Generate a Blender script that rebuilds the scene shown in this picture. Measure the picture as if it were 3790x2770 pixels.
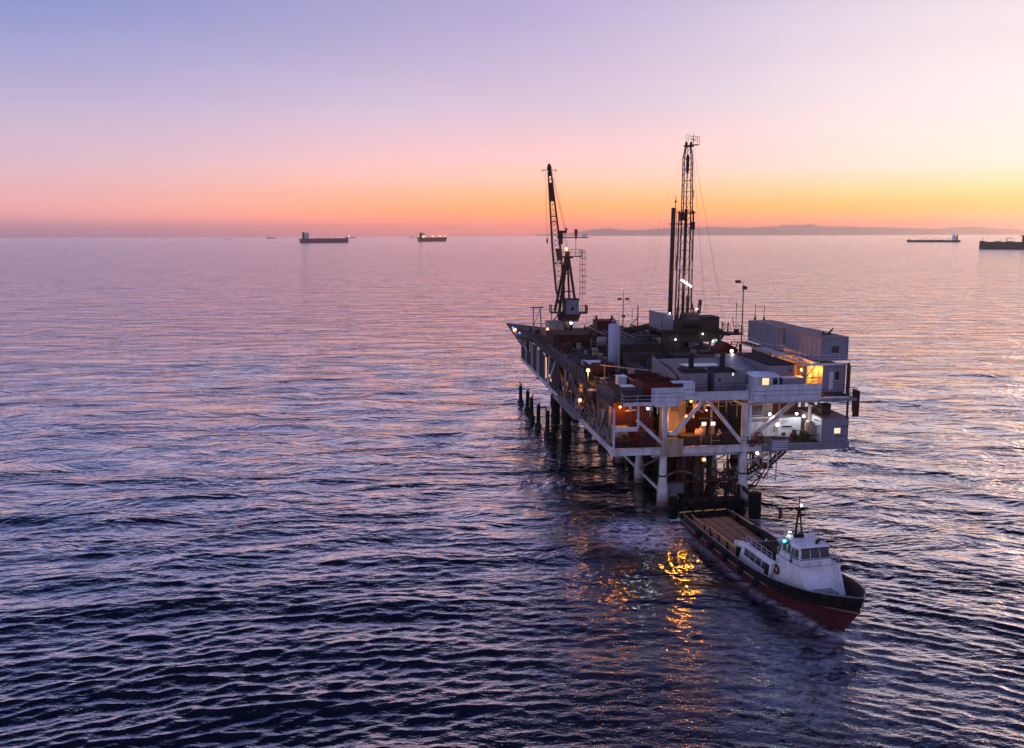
import bpy, bmesh, math, random
import numpy as np
from mathutils import Vector, Matrix, Euler

for o in list(bpy.data.objects):
    bpy.data.objects.remove(o)
SC = bpy.context.scene
COL = SC.collection
R = math.radians
random.seed(11)

# ------------------------------------------------------------------ camera
CAM_H = 33.0
PITCH = R(8.95)
ROLL = R(0.17)
_f = Vector((0, math.cos(PITCH), -math.sin(PITCH)))
_r0 = Vector((1, 0, 0))
_u0 = _r0.cross(_f)
_r = _r0 * math.cos(ROLL) - _u0 * math.sin(ROLL)
_u = _r.cross(_f)
cam_data = bpy.data.cameras.new('camera')
cam = bpy.data.objects.new('camera', cam_data)
COL.objects.link(cam)
cam.matrix_world = Matrix(((_r.x, _u.x, -_f.x, 0), (_r.y, _u.y, -_f.y, 0), (_r.z, _u.z, -_f.z, CAM_H), (0, 0, 0, 1)))
cam_data.sensor_fit = 'HORIZONTAL'
cam_data.sensor_width = 36.0
cam_data.lens = 3259.0 / 3790.0 * 36.0
cam_data.clip_start = 0.5
cam_data.clip_end = 250000
SC.camera = cam

# ------------------------------------------------------------------ view
SC.view_settings.view_transform = 'Standard'
SC.view_settings.look = 'None'
SC.view_settings.exposure = 0.0
SC.view_settings.gamma = 1.0
SC.view_settings.use_curve_mapping = False
SC.render.engine = 'CYCLES'
SC.cycles.use_denoising = True
SC.cycles.max_bounces = 6
SC.cycles.diffuse_bounces = 3
SC.cycles.glossy_bounces = 3
SC.cycles.transmission_bounces = 3
SC.cycles.sample_clamp_indirect = 4.0
SC.cycles.volume_bounces = 1

# ------------------------------------------------------------------ sky
SUN_AZ = 38.0      # degrees to the right of the camera's axis, just under the horizon
def lin(c):
    return tuple(((v / 255.0) / 12.92 if v / 255.0 <= 0.04045 else ((v / 255.0 + 0.055) / 1.055) ** 2.4) for v in c)

SKY = {  # elevation in degrees -> colour, for four directions measured from the sun
    'sun': [(0, (248, 156, 104)), (0.5, (255, 166, 80)), (1.0, (255, 186, 76)), (1.7, (255, 203, 102)), (2.7, (255, 223, 168)),
            (4.0, (255, 236, 222)), (7, (254, 238, 236)), (10, (250, 233, 236)), (13, (244, 228, 236)), (20, (206, 192, 224)), (30, (130, 130, 188)), (45, (86, 90, 158)), (90, (84, 92, 160))],
    'mid': [(0, (232, 152, 124)), (0.4, (252, 160, 96)), (0.9, (255, 166, 92)), (1.6, (255, 182, 106)), (2.6, (255, 196, 150)), (3.6, (252, 205, 182)),
            (5, (244, 206, 206)), (8, (224, 200, 220)), (11, (204, 186, 217)), (14, (188, 174, 216)), (20, (158, 154, 208)), (30, (108, 112, 176)), (45, (84, 90, 158)), (90, (84, 92, 160))],
    'far': [(0, (150, 128, 160)), (0.6, (196, 146, 160)), (1.3, (220, 160, 167)), (2.5, (226, 174, 181)), (4.2, (218, 186, 202)), (7, (198, 181, 212)),
            (10, (168, 165, 212)), (12.5, (143, 153, 208)), (16, (130, 144, 203)), (22, (108, 122, 188)), (45, (84, 94, 164)), (90, (84, 92, 160))],
    'back': [(0, (130, 126, 164)), (3, (166, 152, 188)), (8, (194, 178, 214)), (14, (192, 188, 228)), (25, (182, 188, 234)), (45, (148, 158, 216)), (90, (84, 92, 160))],
}
world = bpy.data.worlds.new('World')
SC.world = world
world.use_nodes = True
nt = world.node_tree
nt.nodes.clear()
N = nt.nodes.new
L = nt.links.new
def mth(op, a, b=None, c=None, clamp=False):
    n = N('ShaderNodeMath'); n.operation = op; n.use_clamp = clamp
    for i, v in enumerate((a, b, c)):
        if v is None: continue
        if isinstance(v, (int, float)): n.inputs[i].default_value = v
        else: L(v, n.inputs[i])
    return n.outputs[0]
tc = N('ShaderNodeTexCoord')
sep = N('ShaderNodeSeparateXYZ'); L(tc.outputs['Generated'], sep.inputs[0])
zc = mth('MINIMUM', mth('MAXIMUM', sep.outputs[2], 0.0), 1.0)
elev = mth('MULTIPLY', mth('ARCSINE', zc), 180 / math.pi)
fac = mth('SQRT', mth('DIVIDE', elev, 90.0))
hlen = mth('MAXIMUM', mth('SQRT', mth('ADD', mth('MULTIPLY', sep.outputs[0], sep.outputs[0]), mth('MULTIPLY', sep.outputs[1], sep.outputs[1]))), 1e-4)
cosd = mth('DIVIDE', mth('ADD', mth('MULTIPLY', sep.outputs[0], math.sin(R(SUN_AZ))), mth('MULTIPLY', sep.outputs[1], math.cos(R(SUN_AZ)))), hlen)
dang = mth('MULTIPLY', mth('ARCCOSINE', mth('MAXIMUM', mth('MINIMUM', cosd, 0.99999), -0.99999)), 180 / math.pi)
HAZE_DENSITY = 2.7e-5
def behind_air(k, e, air):
    # the sky's colour as seen here, with the low air between taken off again
    d = min(870.0 / max(math.sin(R(e)), 1e-6), 80000.0)
    T = max(math.exp(-HAZE_DENSITY * d), 0.22)
    return tuple(max((a - b * (1 - T)) / T, 0.5 * a) for a, b in zip(k, air))
def ramp(stops, air, glow=1.0):
    n = N('ShaderNodeValToRGB'); L(fac, n.inputs[0])
    cr = n.color_ramp; cr.interpolation = 'LINEAR'
    while len(cr.elements) < len(stops): cr.elements.new(0.5)
    for el, (e, c) in zip(cr.elements, stops):
        el.position = math.sqrt(e / 90.0)
    for el, (e, c) in zip(cr.elements, stops):
        k = behind_air(lin(c), e, air)
        glow_e = 1 + (glow - 1) * max(0.0, min(1.0, (7.5 - e) / 4.0))
        el.color = (k[0] * (glow_e if c[0] >= 240 else 1 + (glow_e - 1) * max(0, (c[0] - 200) / 40)), k[1] * (1 + (glow_e - 1) * .1 * (c[1] > 215)), k[2], 1)
    return n.outputs[0]
def span(a, b):
    n = N('ShaderNodeMapRange'); n.interpolation_type = 'SMOOTHSTEP'
    L(dang, n.inputs[0]); n.inputs[1].default_value = a; n.inputs[2].default_value = b
    n.inputs[3].default_value = 0; n.inputs[4].default_value = 1
    return n.outputs[0]
def mix(f, a, b):
    n = N('ShaderNodeMix'); n.data_type = 'RGBA'; L(f, n.inputs[0]); L(a, n.inputs[6]); L(b, n.inputs[7])
    return n.outputs[2]
AIR = ((.65, .38, .32), (.50, .31, .29), (.27, .20, .28), (.2, .18, .28))
c = mix(span(6, 40), ramp(SKY['sun'], AIR[0], 1.4), ramp(SKY['mid'], AIR[1], 1.25))
c = mix(span(34, 72), c, ramp(SKY['far'], AIR[2]))
c = mix(span(75, 150), c, ramp(SKY['back'], AIR[3]))
grain = N('ShaderNodeTexNoise'); grain.inputs['Scale'].default_value = 3.0; grain.inputs['Detail'].default_value = 3.0
mpn = N('ShaderNodeMapping'); mpn.inputs['Scale'].default_value = (1, 1, 7); L(tc.outputs['Generated'], mpn.inputs[0]); L(mpn.outputs[0], grain.inputs['Vector'])
gm = N('ShaderNodeMapRange'); L(grain.outputs[0], gm.inputs[0]); gm.inputs[1].default_value = 0.25; gm.inputs[2].default_value = 0.75
gm.inputs[3].default_value = 0.965; gm.inputs[4].default_value = 1.03
vm = N('ShaderNodeVectorMath'); vm.operation = 'SCALE'; L(c, vm.inputs[0]); L(gm.outputs[0], vm.inputs['Scale'])
bg1 = N('ShaderNodeBackground'); L(vm.outputs[0], bg1.inputs[0]); bg1.inputs[1].default_value = 0.97
nish = N('ShaderNodeTexSky'); nish.sky_type = 'NISHITA'; nish.sun_disc = False
nish.sun_elevation = R(0.2); nish.sun_rotation = R(SUN_AZ); nish.altitude = 30
bg2 = N('ShaderNodeBackground'); L(nish.outputs[0], bg2.inputs[0]); bg2.inputs[1].default_value = 0.012
ads = N('ShaderNodeAddShader'); L(bg1.outputs[0], ads.inputs[0]); L(bg2.outputs[0], ads.inputs[1])
wout = N('ShaderNodeOutputWorld'); L(ads.outputs[0], wout.inputs[0])
world.cycles.sampling_method = 'MANUAL'
world.cycles.sample_map_resolution = 512

# the last of the sun's glow along the horizon
sun_data = bpy.data.lights.new('sun', 'SUN')
sun_data.energy = 0.25
sun_data.angle = R(14)
sun_data.color = (1.0, 0.55, 0.36)
sun = bpy.data.objects.new('sun', sun_data)
COL.objects.link(sun)
_sd = Vector((math.sin(R(SUN_AZ)) * math.cos(R(3)), math.cos(R(SUN_AZ)) * math.cos(R(3)), math.sin(R(3))))
sun.rotation_euler = _sd.to_track_quat('Z', 'Y').to_euler()

# ------------------------------------------------------------------ materials
def material(name, color, rough=0.6, metal=0.0, dirt=0.35, dirt_color=(0.05, 0.03, 0.025), scale=1.0, streak=True, bump=0.0, emit=None, estr=0.0, spec=0.5):
    m = bpy.data.materials.new(name); m.use_nodes = True
    t = m.node_tree; b = t.nodes['Principled BSDF']
    b.inputs['Roughness'].default_value = rough; b.inputs['Metallic'].default_value = metal
    b.inputs['Specular IOR Level'].default_value = spec
    b.inputs['Base Color'].default_value = color + (1,)
    if emit:
        b.inputs['Emission Color'].default_value = emit + (1,); b.inputs['Emission Strength'].default_value = estr
    if dirt > 0:
        g = t.nodes.new('ShaderNodeNewGeometry')
        mp = t.nodes.new('ShaderNodeMapping'); t.links.new(g.outputs['Position'], mp.inputs[0])
        mp.inputs['Scale'].default_value = (1.3 * scale, 1.3 * scale, (0.35 if streak else 1.3) * scale)
        n = t.nodes.new('ShaderNodeTexNoise'); n.inputs['Scale'].default_value = 1.0; n.inputs['Detail'].default_value = 8; n.inputs['Roughness'].default_value = 0.68
        t.links.new(mp.outputs[0], n.inputs['Vector'])
        mr = t.nodes.new('ShaderNodeMapRange'); t.links.new(n.outputs[0], mr.inputs[0])
        mr.inputs[1].default_value = 0.42; mr.inputs[2].default_value = 0.72; mr.inputs[3].default_value = 0.0; mr.inputs[4].default_value = dirt
        n2 = t.nodes.new('ShaderNodeTexNoise'); n2.inputs['Scale'].default_value = 7.0 * scale; n2.inputs['Detail'].default_value = 4
        t.links.new(g.outputs['Position'], n2.inputs['Vector'])
        hs = t.nodes.new('ShaderNodeMapRange'); t.links.new(n2.outputs[0], hs.inputs[0])
        hs.inputs[1].default_value = 0.3; hs.inputs[2].default_value = 0.7; hs.inputs[3].default_value = 0.8; hs.inputs[4].default_value = 1.1
        base = t.nodes.new('ShaderNodeVectorMath'); base.operation = 'SCALE'; base.inputs[0].default_value = color; t.links.new(hs.outputs[0], base.inputs['Scale'])
        mx = t.nodes.new('ShaderNodeMix'); mx.data_type = 'RGBA'
        t.links.new(mr.outputs[0], mx.inputs[0]); t.links.new(base.outputs[0], mx.inputs[6]); mx.inputs[7].default_value = dirt_color + (1,)
        t.links.new(mx.outputs[2], b.inputs['Base Color'])
        if bump > 0:
            bp = t.nodes.new('ShaderNodeBump'); bp.inputs['Distance'].default_value = bump; t.links.new(n2.outputs[0], bp.inputs['Height']); t.links.new(bp.outputs[0], b.inputs['Normal'])
    return m

RUST = (0.13, 0.045, 0.02)
M = {}
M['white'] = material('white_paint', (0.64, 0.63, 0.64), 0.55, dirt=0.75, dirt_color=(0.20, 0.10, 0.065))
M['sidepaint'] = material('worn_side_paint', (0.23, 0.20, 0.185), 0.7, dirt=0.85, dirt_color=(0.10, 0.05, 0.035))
M['whiteclean'] = material('clean_white_paint', (0.78, 0.79, 0.83), 0.4, dirt=0.45, dirt_color=(0.33, 0.24, 0.19))
M['panel'] = material('pale_panel_paint', (0.60, 0.62, 0.69), 0.55, dirt=0.7, dirt_color=(0.25, 0.22, 0.22))
M['grey'] = material('grey_paint', (0.21, 0.205, 0.235), 0.55, dirt=0.6, dirt_color=(0.09, 0.07, 0.07))
M['box'] = material('container_paint', (0.225, 0.215, 0.27), 0.5, dirt=0.5, dirt_color=(0.12, 0.10, 0.10))
M['boxroof'] = material('weathered_roof', (0.26, 0.22, 0.21), 0.7, dirt=0.7, dirt_color=RUST, streak=False, spec=0.15)
M['darkroof'] = material('dark_roof', (0.028, 0.024, 0.026), 0.8, dirt=0.5, dirt_color=(0.1, 0.06, 0.05), streak=False, spec=0.15)
M['steel'] = material('dark_steel', (0.050, 0.040, 0.036), 0.75, dirt=0.6, dirt_color=RUST, spec=0.15)
M['mast'] = material('mast_steel', (0.085, 0.046, 0.037), 0.6, dirt=0.4, dirt_color=(0.03, 0.02, 0.02), spec=0.15)
M['deck'] = material('oily_deck_plate', (0.060, 0.047, 0.042), 0.85, dirt=0.8, dirt_color=(0.03, 0.02, 0.018), streak=False, scale=0.5, spec=0.15)
M['machine'] = material('machinery_paint', (0.085, 0.066, 0.058), 0.75, dirt=0.8, dirt_color=(0.035, 0.02, 0.015), spec=0.15)
M['rust'] = material('rust_brown', (0.085, 0.034, 0.025), 0.75, dirt=0.7, dirt_color=(0.05, 0.018, 0.012), spec=0.15)
M['redbrown'] = material('red_brown_primer', (0.12, 0.030, 0.024), 0.75, dirt=0.6, dirt_color=(0.06, 0.02, 0.016), spec=0.15)
M['pipe'] = material('pipe_grey', (0.32, 0.29, 0.27), 0.5, dirt=0.6, dirt_color=RUST, spec=0.15)
M['tan'] = material('tan_paint', (0.42, 0.34, 0.24), 0.6, dirt=0.6, dirt_color=RUST, spec=0.15)
M['growth'] = material('marine_growth', (0.02, 0.016, 0.014), 0.8, dirt=0.5, dirt_color=(0.05, 0.04, 0.03), streak=False, scale=3, bump=0.15)
M['legrust'] = material('splash_zone_coating', (0.24, 0.13, 0.10), 0.7, dirt=0.7, dirt_color=(0.05, 0.03, 0.02), scale=2)
M['timber'] = material('wet_timber', (0.022, 0.018, 0.017), 0.85, dirt=0.6, dirt_color=(0.012, 0.010, 0.009), scale=2, spec=0.15)
M['rubber'] = material('black_rubber', (0.010, 0.010, 0.011), 0.8, dirt=0.4, dirt_color=(0.03, 0.025, 0.022), spec=0.15)
M['deckwood'] = material('boat_deck_timber', (0.30, 0.155, 0.095), 0.6, dirt=0.6, dirt_color=(0.09, 0.05, 0.035), streak=False, scale=1.6)
M['deckwood2'] = material('worn_deck_timber', (0.20, 0.105, 0.068), 0.65, dirt=0.7, dirt_color=(0.07, 0.04, 0.03), streak=False, scale=1.6)
M['yellow'] = material('yellow_paint', (0.66, 0.42, 0.10), 0.45, dirt=0.35, dirt_color=(0.3, 0.2, 0.1))
M['red'] = material('red_paint', (0.42, 0.035, 0.03), 0.5, dirt=0.3)
M['hullred'] = material('antifouling_red', (0.085, 0.010, 0.012), 0.6, dirt=0.8, scale=2, dirt_color=(0.05, 0.012, 0.012))
M['hullblack'] = material('hull_black', (0.011, 0.010, 0.011), 0.6, dirt=0.8, dirt_color=(0.05, 0.032, 0.025), spec=0.2, scale=2)
M['boatdeck'] = material('dark_boat_deck', (0.02, 0.017, 0.017), 0.8, dirt=0.5, streak=False, spec=0.15)
M['glass'] = material('dark_glass', (0.03, 0.03, 0.035), 0.08, dirt=0.0)
M['shiphull'] = material('ship_hull_brown', (0.36, 0.11, 0.09), 0.7, dirt=0.5, dirt_color=(0.14, 0.05, 0.05), scale=0.1)
M['shipdark'] = material('ship_hull_dark', (0.06, 0.055, 0.065), 0.7, dirt=0.4, scale=0.1)
M['shipwhite'] = material('ship_house_white', (0.78, 0.78, 0.78), 0.6, dirt=0.3, scale=0.1)
M['bird'] = material('cormorant_feathers', (0.012, 0.012, 0.014), 0.6, dirt=0.0)
M['hill'] = material('island_scrub', (0.24, 0.20, 0.17), 0.9, dirt=0.6, dirt_color=(0.06, 0.06, 0.045), scale=0.002, streak=False)
def emitter(name, color, strength):
    return material(name, (0.8, 0.8, 0.8), 0.4, dirt=0, emit=color, estr=strength)
M['lampwarm'] = emitter('sodium_lamp', (1.0, 0.72, 0.30), 14)
M['lampglobe'] = emitter('amber_globe', (1.0, 0.27, 0.012), 1.9)  # glow for a ball that imitates the lens halo round a lamp
M['lampwhite'] = emitter('white_lamp', (0.92, 0.97, 1.0), 10)
M['lampblue'] = emitter('blue_lamp', (0.02, 0.16, 1.0), 3)
M['vessel'] = material('vessel_blue_white', (0.40, 0.46, 0.60), 0.5, dirt=0.5, dirt_color=(0.3, 0.28, 0.34))
M['lampgreen'] = emitter('green_lamp', (0.03, 0.9, 0.6), 14)
M['winwarm'] = emitter('lit_window', (1.0, 0.74, 0.26), 0.95)
M['winorange'] = emitter('orange_window', (1.0, 0.40, 0.10), 1.3)
M['screen'] = emitter('panel_light', (1.0, 0.98, 0.88), 1.1)
M['tube'] = emitter('fluorescent_tube', (0.85, 0.95, 1.0), 9)
M['shipglow'] = emitter('ship_deck_light', (1.0, 0.50, 0.08), 7)
M['shade'] = material('lamp_reflector', (0.8, 0.8, 0.78), 0.4, dirt=0)

# ------------------------------------------------------------------ mesh building
class Frame:
    def __init__(s, origin, ang):
        s.o = Vector(origin); s.a = ang
    def world(s, p):
        ca, sa = math.cos(s.a), math.sin(s.a)
        return Vector((s.o.x + ca * p[0] - sa * p[1], s.o.y + sa * p[0] + ca * p[1], s.o.z + p[2]))
WORLD = Frame((0, 0, 0), 0)
PLAT = Frame((11.899, 102.538, 0), R(7.0))      # x along the near face, y away along the platform's length
ORG = {}

class MB:
    def __init__(s):
        s.v = []; s.f = []
    def add(s, vs, fs):
        k = len(s.v); s.v += [tuple(p) for p in vs]; s.f += [tuple(i + k for i in f) for f in fs]; return s
    def box(s, x0, x1, y0, y1, z0, z1):
        return s.add([(x0, y0, z0), (x1, y0, z0), (x1, y1, z0), (x0, y1, z0), (x0, y0, z1), (x1, y0, z1), (x1, y1, z1), (x0, y1, z1)],
                     [(0, 3, 2, 1), (4, 5, 6, 7), (0, 1, 5, 4), (1, 2, 6, 5), (2, 3, 7, 6), (3, 0, 4, 7)])
    def beam(s, a, b, w, h=None):
        h = h or w
        a = Vector(a); b = Vector(b); d = (b - a).normalized()
        up = Vector((0, 0, 1)) if abs(d.z) < 0.95 else Vector((0, 1, 0))
        x = d.cross(up).normalized() * (w / 2); y = x.cross(d).normalized() * (h / 2)
        vs = [a - x - y, a + x - y, a + x + y, a - x + y, b - x - y, b + x - y, b + x + y, b - x + y]
        return s.add(vs, [(0, 3, 2, 1), (4, 5, 6, 7), (0, 1, 5, 4), (1, 2, 6, 5), (2, 3, 7, 6), (3, 0, 4, 7)])
    def tube(s, a, b, r, r2=None, n=10, cap=True):
        r2 = r if r2 is None else r2
        a = Vector(a); b = Vector(b); d = (b - a).normalized()
        up = Vector((0, 0, 1)) if abs(d.z) < 0.95 else Vector((0, 1, 0))
        x = d.cross(up).normalized(); y = x.cross(d)
        vs = []
        for p, q in ((a, r), (b, r2)):
            for i in range(n):
                t = 2 * math.pi * i / n
                vs.append(p + x * (q * math.cos(t)) + y * (q * math.sin(t)))
        fs = [(i, (i + 1) % n, n + (i + 1) % n, n + i) for i in range(n)]
        if cap: fs += [tuple(range(n - 1, -1, -1)), tuple(range(n, 2 * n))]
        return s.add(vs, fs)
    def path(s, pts, r, n=6):
        for a, b in zip(pts[:-1], pts[1:]): s.tube(a, b, r, n=n)
        return s
    def lathe(s, prof, c=(0, 0, 0), n=16):
        vs = []; fs = []
        for (r, z) in prof:
            for i in range(n):
                t = 2 * math.pi * i / n
                vs.append((c[0] + r * math.cos(t), c[1] + r * math.sin(t), c[2] + z))
        for k in range(len(prof) - 1):
            for i in range(n):
                fs.append((k * n + i, k * n + (i + 1) % n, (k + 1) * n + (i + 1) % n, (k + 1) * n + i))
        fs.append(tuple(range(n - 1, -1, -1))); m = (len(prof) - 1) * n; fs.append(tuple(range(m, m + n)))
        return s.add(vs, fs)
    def ball(s, c, r, n=10, k=6, sc=(1, 1, 1)):
        vs = [(c[0], c[1], c[2] - r * sc[2])]; fs = []
        for j in range(1, k):
            p = -math.pi / 2 + math.pi * j / k
            for i in range(n):
                t = 2 * math.pi * i / n
                vs.append((c[0] + r * sc[0] * math.cos(p) * math.cos(t), c[1] + r * sc[1] * math.cos(p) * math.sin(t), c[2] + r * sc[2] * math.sin(p)))
        vs.append((c[0], c[1], c[2] + r * sc[2])); top = len(vs) - 1
        for i in range(n):
            fs.append((0, 1 + (i + 1) % n, 1 + i)); b = 1 + (k - 2) * n; fs.append((top, b + i, b + (i + 1) % n))
        for j in range(k - 2):
            for i in range(n):
                q = 1 + j * n; fs.append((q + i, q + (i + 1) % n, q + n + (i + 1) % n, q + n + i))
        return s.add(vs, fs)
    def prism(s, poly, z0, z1):
        n = len(poly)
        vs = [(p[0], p[1], z0) for p in poly] + [(p[0], p[1], z1) for p in poly]
        fs = [tuple(range(n - 1, -1, -1)), tuple(range(n, 2 * n))] + [(i, (i + 1) % n, n + (i + 1) % n, n + i) for i in range(n)]
        return s.add(vs, fs)
    def slab(s, a, b, c, d, t):
        a, b, c, d = map(Vector, (a, b, c, d)); nrm = (b - a).cross(d - a).normalized() * t
        vs = [a, b, c, d, a - nrm, b - nrm, c - nrm, d - nrm]
        return s.add(vs, [(0, 1, 2, 3), (7, 6, 5, 4), (0, 4, 5, 1), (1, 5, 6, 2), (2, 6, 7, 3), (3, 7, 4, 0)])
    def hexa(s, p):   # eight corners, bottom four then top four
        return s.add(p, [(0, 3, 2, 1), (4, 5, 6, 7), (0, 1, 5, 4), (1, 2, 6, 5), (2, 3, 7, 6), (3, 0, 4, 7)])
    def rail(s, pts, h=1.05, step=1.6, r=0.028, mid=True):
        for a, b in zip(pts[:-1], pts[1:]):
            a = Vector(a); b = Vector(b); n = max(1, round((b - a).length / step))
            for i in range(n + 1):
                p = a.lerp(b, i / n); s.tube(p, p + Vector((0, 0, h)), r, n=5)
            s.tube(a + Vector((0, 0, h)), b + Vector((0, 0, h)), r, n=5)
            if mid: s.tube(a + Vector((0, 0, h * 0.55)), b + Vector((0, 0, h * 0.55)), r * 0.8, n=5)
        return s
    def build(s, name, mat, parent=None, smooth=False, frame=WORLD, kind=None):
        me = bpy.data.meshes.new(name)
        org = Vector(ORG[parent.name]) if parent is not None else Vector((0, 0, 0))
        vs = [(p[0] - org.x, p[1] - org.y, p[2] - org.z) for p in s.v] if parent is not None else s.v
        me.from_pydata(vs, [], s.f)
        me.materials.append(M[mat] if isinstance(mat, str) else mat)
        me.update()
        bm = bmesh.new(); bm.from_mesh(me); bmesh.ops.recalc_face_normals(bm, faces=bm.faces); bm.to_mesh(me); bm.free()
        if smooth:
            for p in me.polygons: p.use_smooth = True
        o = bpy.data.objects.new(name, me); COL.objects.link(o)
        if parent is not None:
            o.parent = parent; ORG[o.name] = tuple(org)
        else:
            o.location = frame.o; o.rotation_euler = (0, 0, frame.a); ORG[o.name] = (0, 0, 0)
        if kind: o['kind'] = kind
        return o

def thing(name, label, cat, org=(0, 0, 0), frame=PLAT, group=None):
    o = bpy.data.objects.new(name, None); COL.objects.link(o)
    o.empty_display_size = 0.5
    o.location = frame.world(org); o.rotation_euler = (0, 0, frame.a)
    ORG[o.name] = tuple(org)
    o['label'] = label; o['category'] = cat
    if group: o['group'] = group
    return o

def lamp_light(name, pos, parent, color, watts, radius=0.12):
    d = bpy.data.lights.new(name, 'POINT'); d.energy = watts; d.color = color; d.shadow_soft_size = radius
    o = bpy.data.objects.new(name, d); COL.objects.link(o)
    if parent is not None:
        org = ORG[parent.name]; o.parent = parent; o.location = (pos[0] - org[0], pos[1] - org[1], pos[2] - org[2])
    else: o.location = pos
    return o
SODIUM = (1.0, 0.33, 0.035)
COOL = (0.90, 0.96, 1.0)
WARM = (1.0, 0.78, 0.46)

# ------------------------------------------------------------------ sea
def build_sea():
    rng = np.random.default_rng(5)
    FPX = 880.5
    th = np.concatenate([np.linspace(-36, 36, 820), np.linspace(36, 324, 60)[1:-1]])
    th = np.radians(th)
    ys = np.linspace(430.0, -FPX * math.tan(PITCH) + 0.55, 830)
    al = PITCH + np.arctan(ys / FPX)
    r = CAM_H / np.tan(al)
    r = np.concatenate([[2.0, 14.0, 28.0, 38.0], r, [70000.0]])
    nr, nth = len(r), len(th)
    RR, TT = np.meshgrid(r, th, indexing='ij')
    X = (RR * np.sin(TT)).astype(np.float64); Y = (RR * np.cos(TT)).astype(np.float64)
    dr = np.gradient(r)[:, None] * np.ones_like(TT)
    dth = np.abs(np.gradient(th))[None, :] * np.ones_like(RR)
    dth = np.minimum(dth, R(5))
    # crests bend away to both sides
    def warp(x):
        w = np.clip((x - 10) / np.where(x > 10, 38.0, 60.0), -30, 30)
        return np.where(x > 10, 0.72 * 38, 0.30 * 60) * np.log(np.cosh(w))
    K = 190
    lam = np.exp(rng.uniform(math.log(0.55), math.log(17), K))
    sw = np.exp(-(np.log(lam / 1.3) / 0.72) ** 2) + 0.32 * np.exp(-(np.log(lam / 8.0) / 0.5) ** 2)
    spread = np.where(lam > 5, 15, np.where(lam > 1.8, 15, 22))
    ang = np.radians(90 + rng.normal(0, 1, K) * spread)
    sl = sw / np.sqrt((sw ** 2).sum() / 2) * 0.20
    k = 2 * np.pi / lam; amp = sl / k; ph = rng.uniform(0, 2 * np.pi, K)
    Yw = Y + warp(X)
    slope = np.where(X > 10, 0.72 * np.tanh((X - 10) / 38), 0.30 * np.tanh((X - 10) / 60))
    # patches of stronger and weaker chop
    gust = 1.0 + 0.22 * np.sin(X / 23 + 1.3 * np.sin(Y / 41)) * np.sin(Y / 31 + 0.7 + np.sin(X / 37)) + 0.12 * np.sin(X / 9.1 + Y / 13.7)
    # slack water churned by the boat between hull and camera
    d2 = ((X - 16) / 22) ** 2 + ((Y - 60) / 17) ** 2
    wash = np.exp(-d2 ** 1.5)
    lee = np.exp(-(((X - 15) / 13) ** 2 + ((Y - 86) / 20) ** 2) ** 1.5)
    gust = gust * (1 - 0.45 * wash) * (1 - 0.74 * lee)
    Z = np.zeros_like(X); DX = np.zeros_like(X); DY = np.zeros_like(X); E2 = np.zeros_like(X)
    st, ct = np.sin(TT), np.cos(TT)
    for i in range(K):
        kx0, ky0 = k[i] * math.cos(ang[i]), k[i] * math.sin(ang[i])
        kx = kx0 + ky0 * slope
        step = np.abs(kx * st + ky0 * ct) * dr + np.abs(kx * ct - ky0 * st) * RR * dth
        w = np.clip(1 - (step - 0.7) / 0.9, 0, 1)
        if not w.any(): continue
        p = kx0 * X + ky0 * Yw + ph[i]
        sn, cs = np.sin(p), np.cos(p)
        Z += amp[i] * w * cs; DX -= 1.0 * amp[i] * w * (kx / k[i]) * sn; DY -= 1.0 * amp[i] * w * (ky0 / k[i]) * sn
        E2 += (w * sl[i]) ** 2
    far = 1 - np.sqrt(np.clip(E2 / (sl ** 2).sum(), 0, 1))
    Z *= gust; DX *= gust; DY *= gust
    # rings running out from the boat's bow and side
    for (cx, cy, lm, a, reach) in ((29, 71, 1.5, 0.02, 10), (27, 86, 1.1, 0.02, 12), (12, 97, 0.9, 0.015, 7)):
        d = np.hypot(X - cx, Y - cy)
        step = 2 * np.pi / lm * np.maximum(dr * 0.8, RR * dth)
        w = np.clip(1 - (step - 1.2) / 1.4, 0, 1)
        Z += a * w * np.cos(2 * np.pi * d / lm + 0.8 * np.sin(3 * TT * 9)) * np.exp(-(d / reach) ** 2)
    # foam beside the legs
    def cloud(x, y, s, seed):
        q = np.random.default_rng(seed); o = np.zeros_like(x)
        for j in range(7):
            f = (1.75 ** j) / s; a = q.uniform(0, 6.28); b = q.uniform(0, 6.28, 2)
            o += (np.sin((x * math.cos(a) + y * math.sin(a)) * f + b[0] + 1.7 * np.sin((-x * math.sin(a) + y * math.cos(a)) * f * 0.8 + b[1]))) / (1.35 ** j)
        return o / 3.0
    e1 = np.exp(-((((X - 14.0) / 5.2) ** 2 + ((Y - 94.5) / 5.4) ** 2)) ** 2)
    e2 = 0.75 * np.exp(-((((X - 29.5) / 2.2) ** 2 + ((Y - 92.0) / 7.0) ** 2)) ** 2)
    e3 = 0.5 * np.exp(-((((X - 26) / 13) ** 2 + ((Y - 62.0) / 12) ** 2)) ** 2)
    ax, ay, bx, by = PLAT_BOAT
    tt = np.clip(((X - ax) * (bx - ax) + (Y - ay) * (by - ay)) / ((bx - ax) ** 2 + (by - ay) ** 2), 0, 1)
    dd = np.hypot(X - ax - tt * (bx - ax), Y - ay - tt * (by - ay))
    e4 = 0.55 * np.exp(-((dd - 3.2 + 1.6 * np.clip(tt - .75, 0, 1) * 4) / 0.7) ** 2)
    e5 = np.zeros_like(X)
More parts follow.
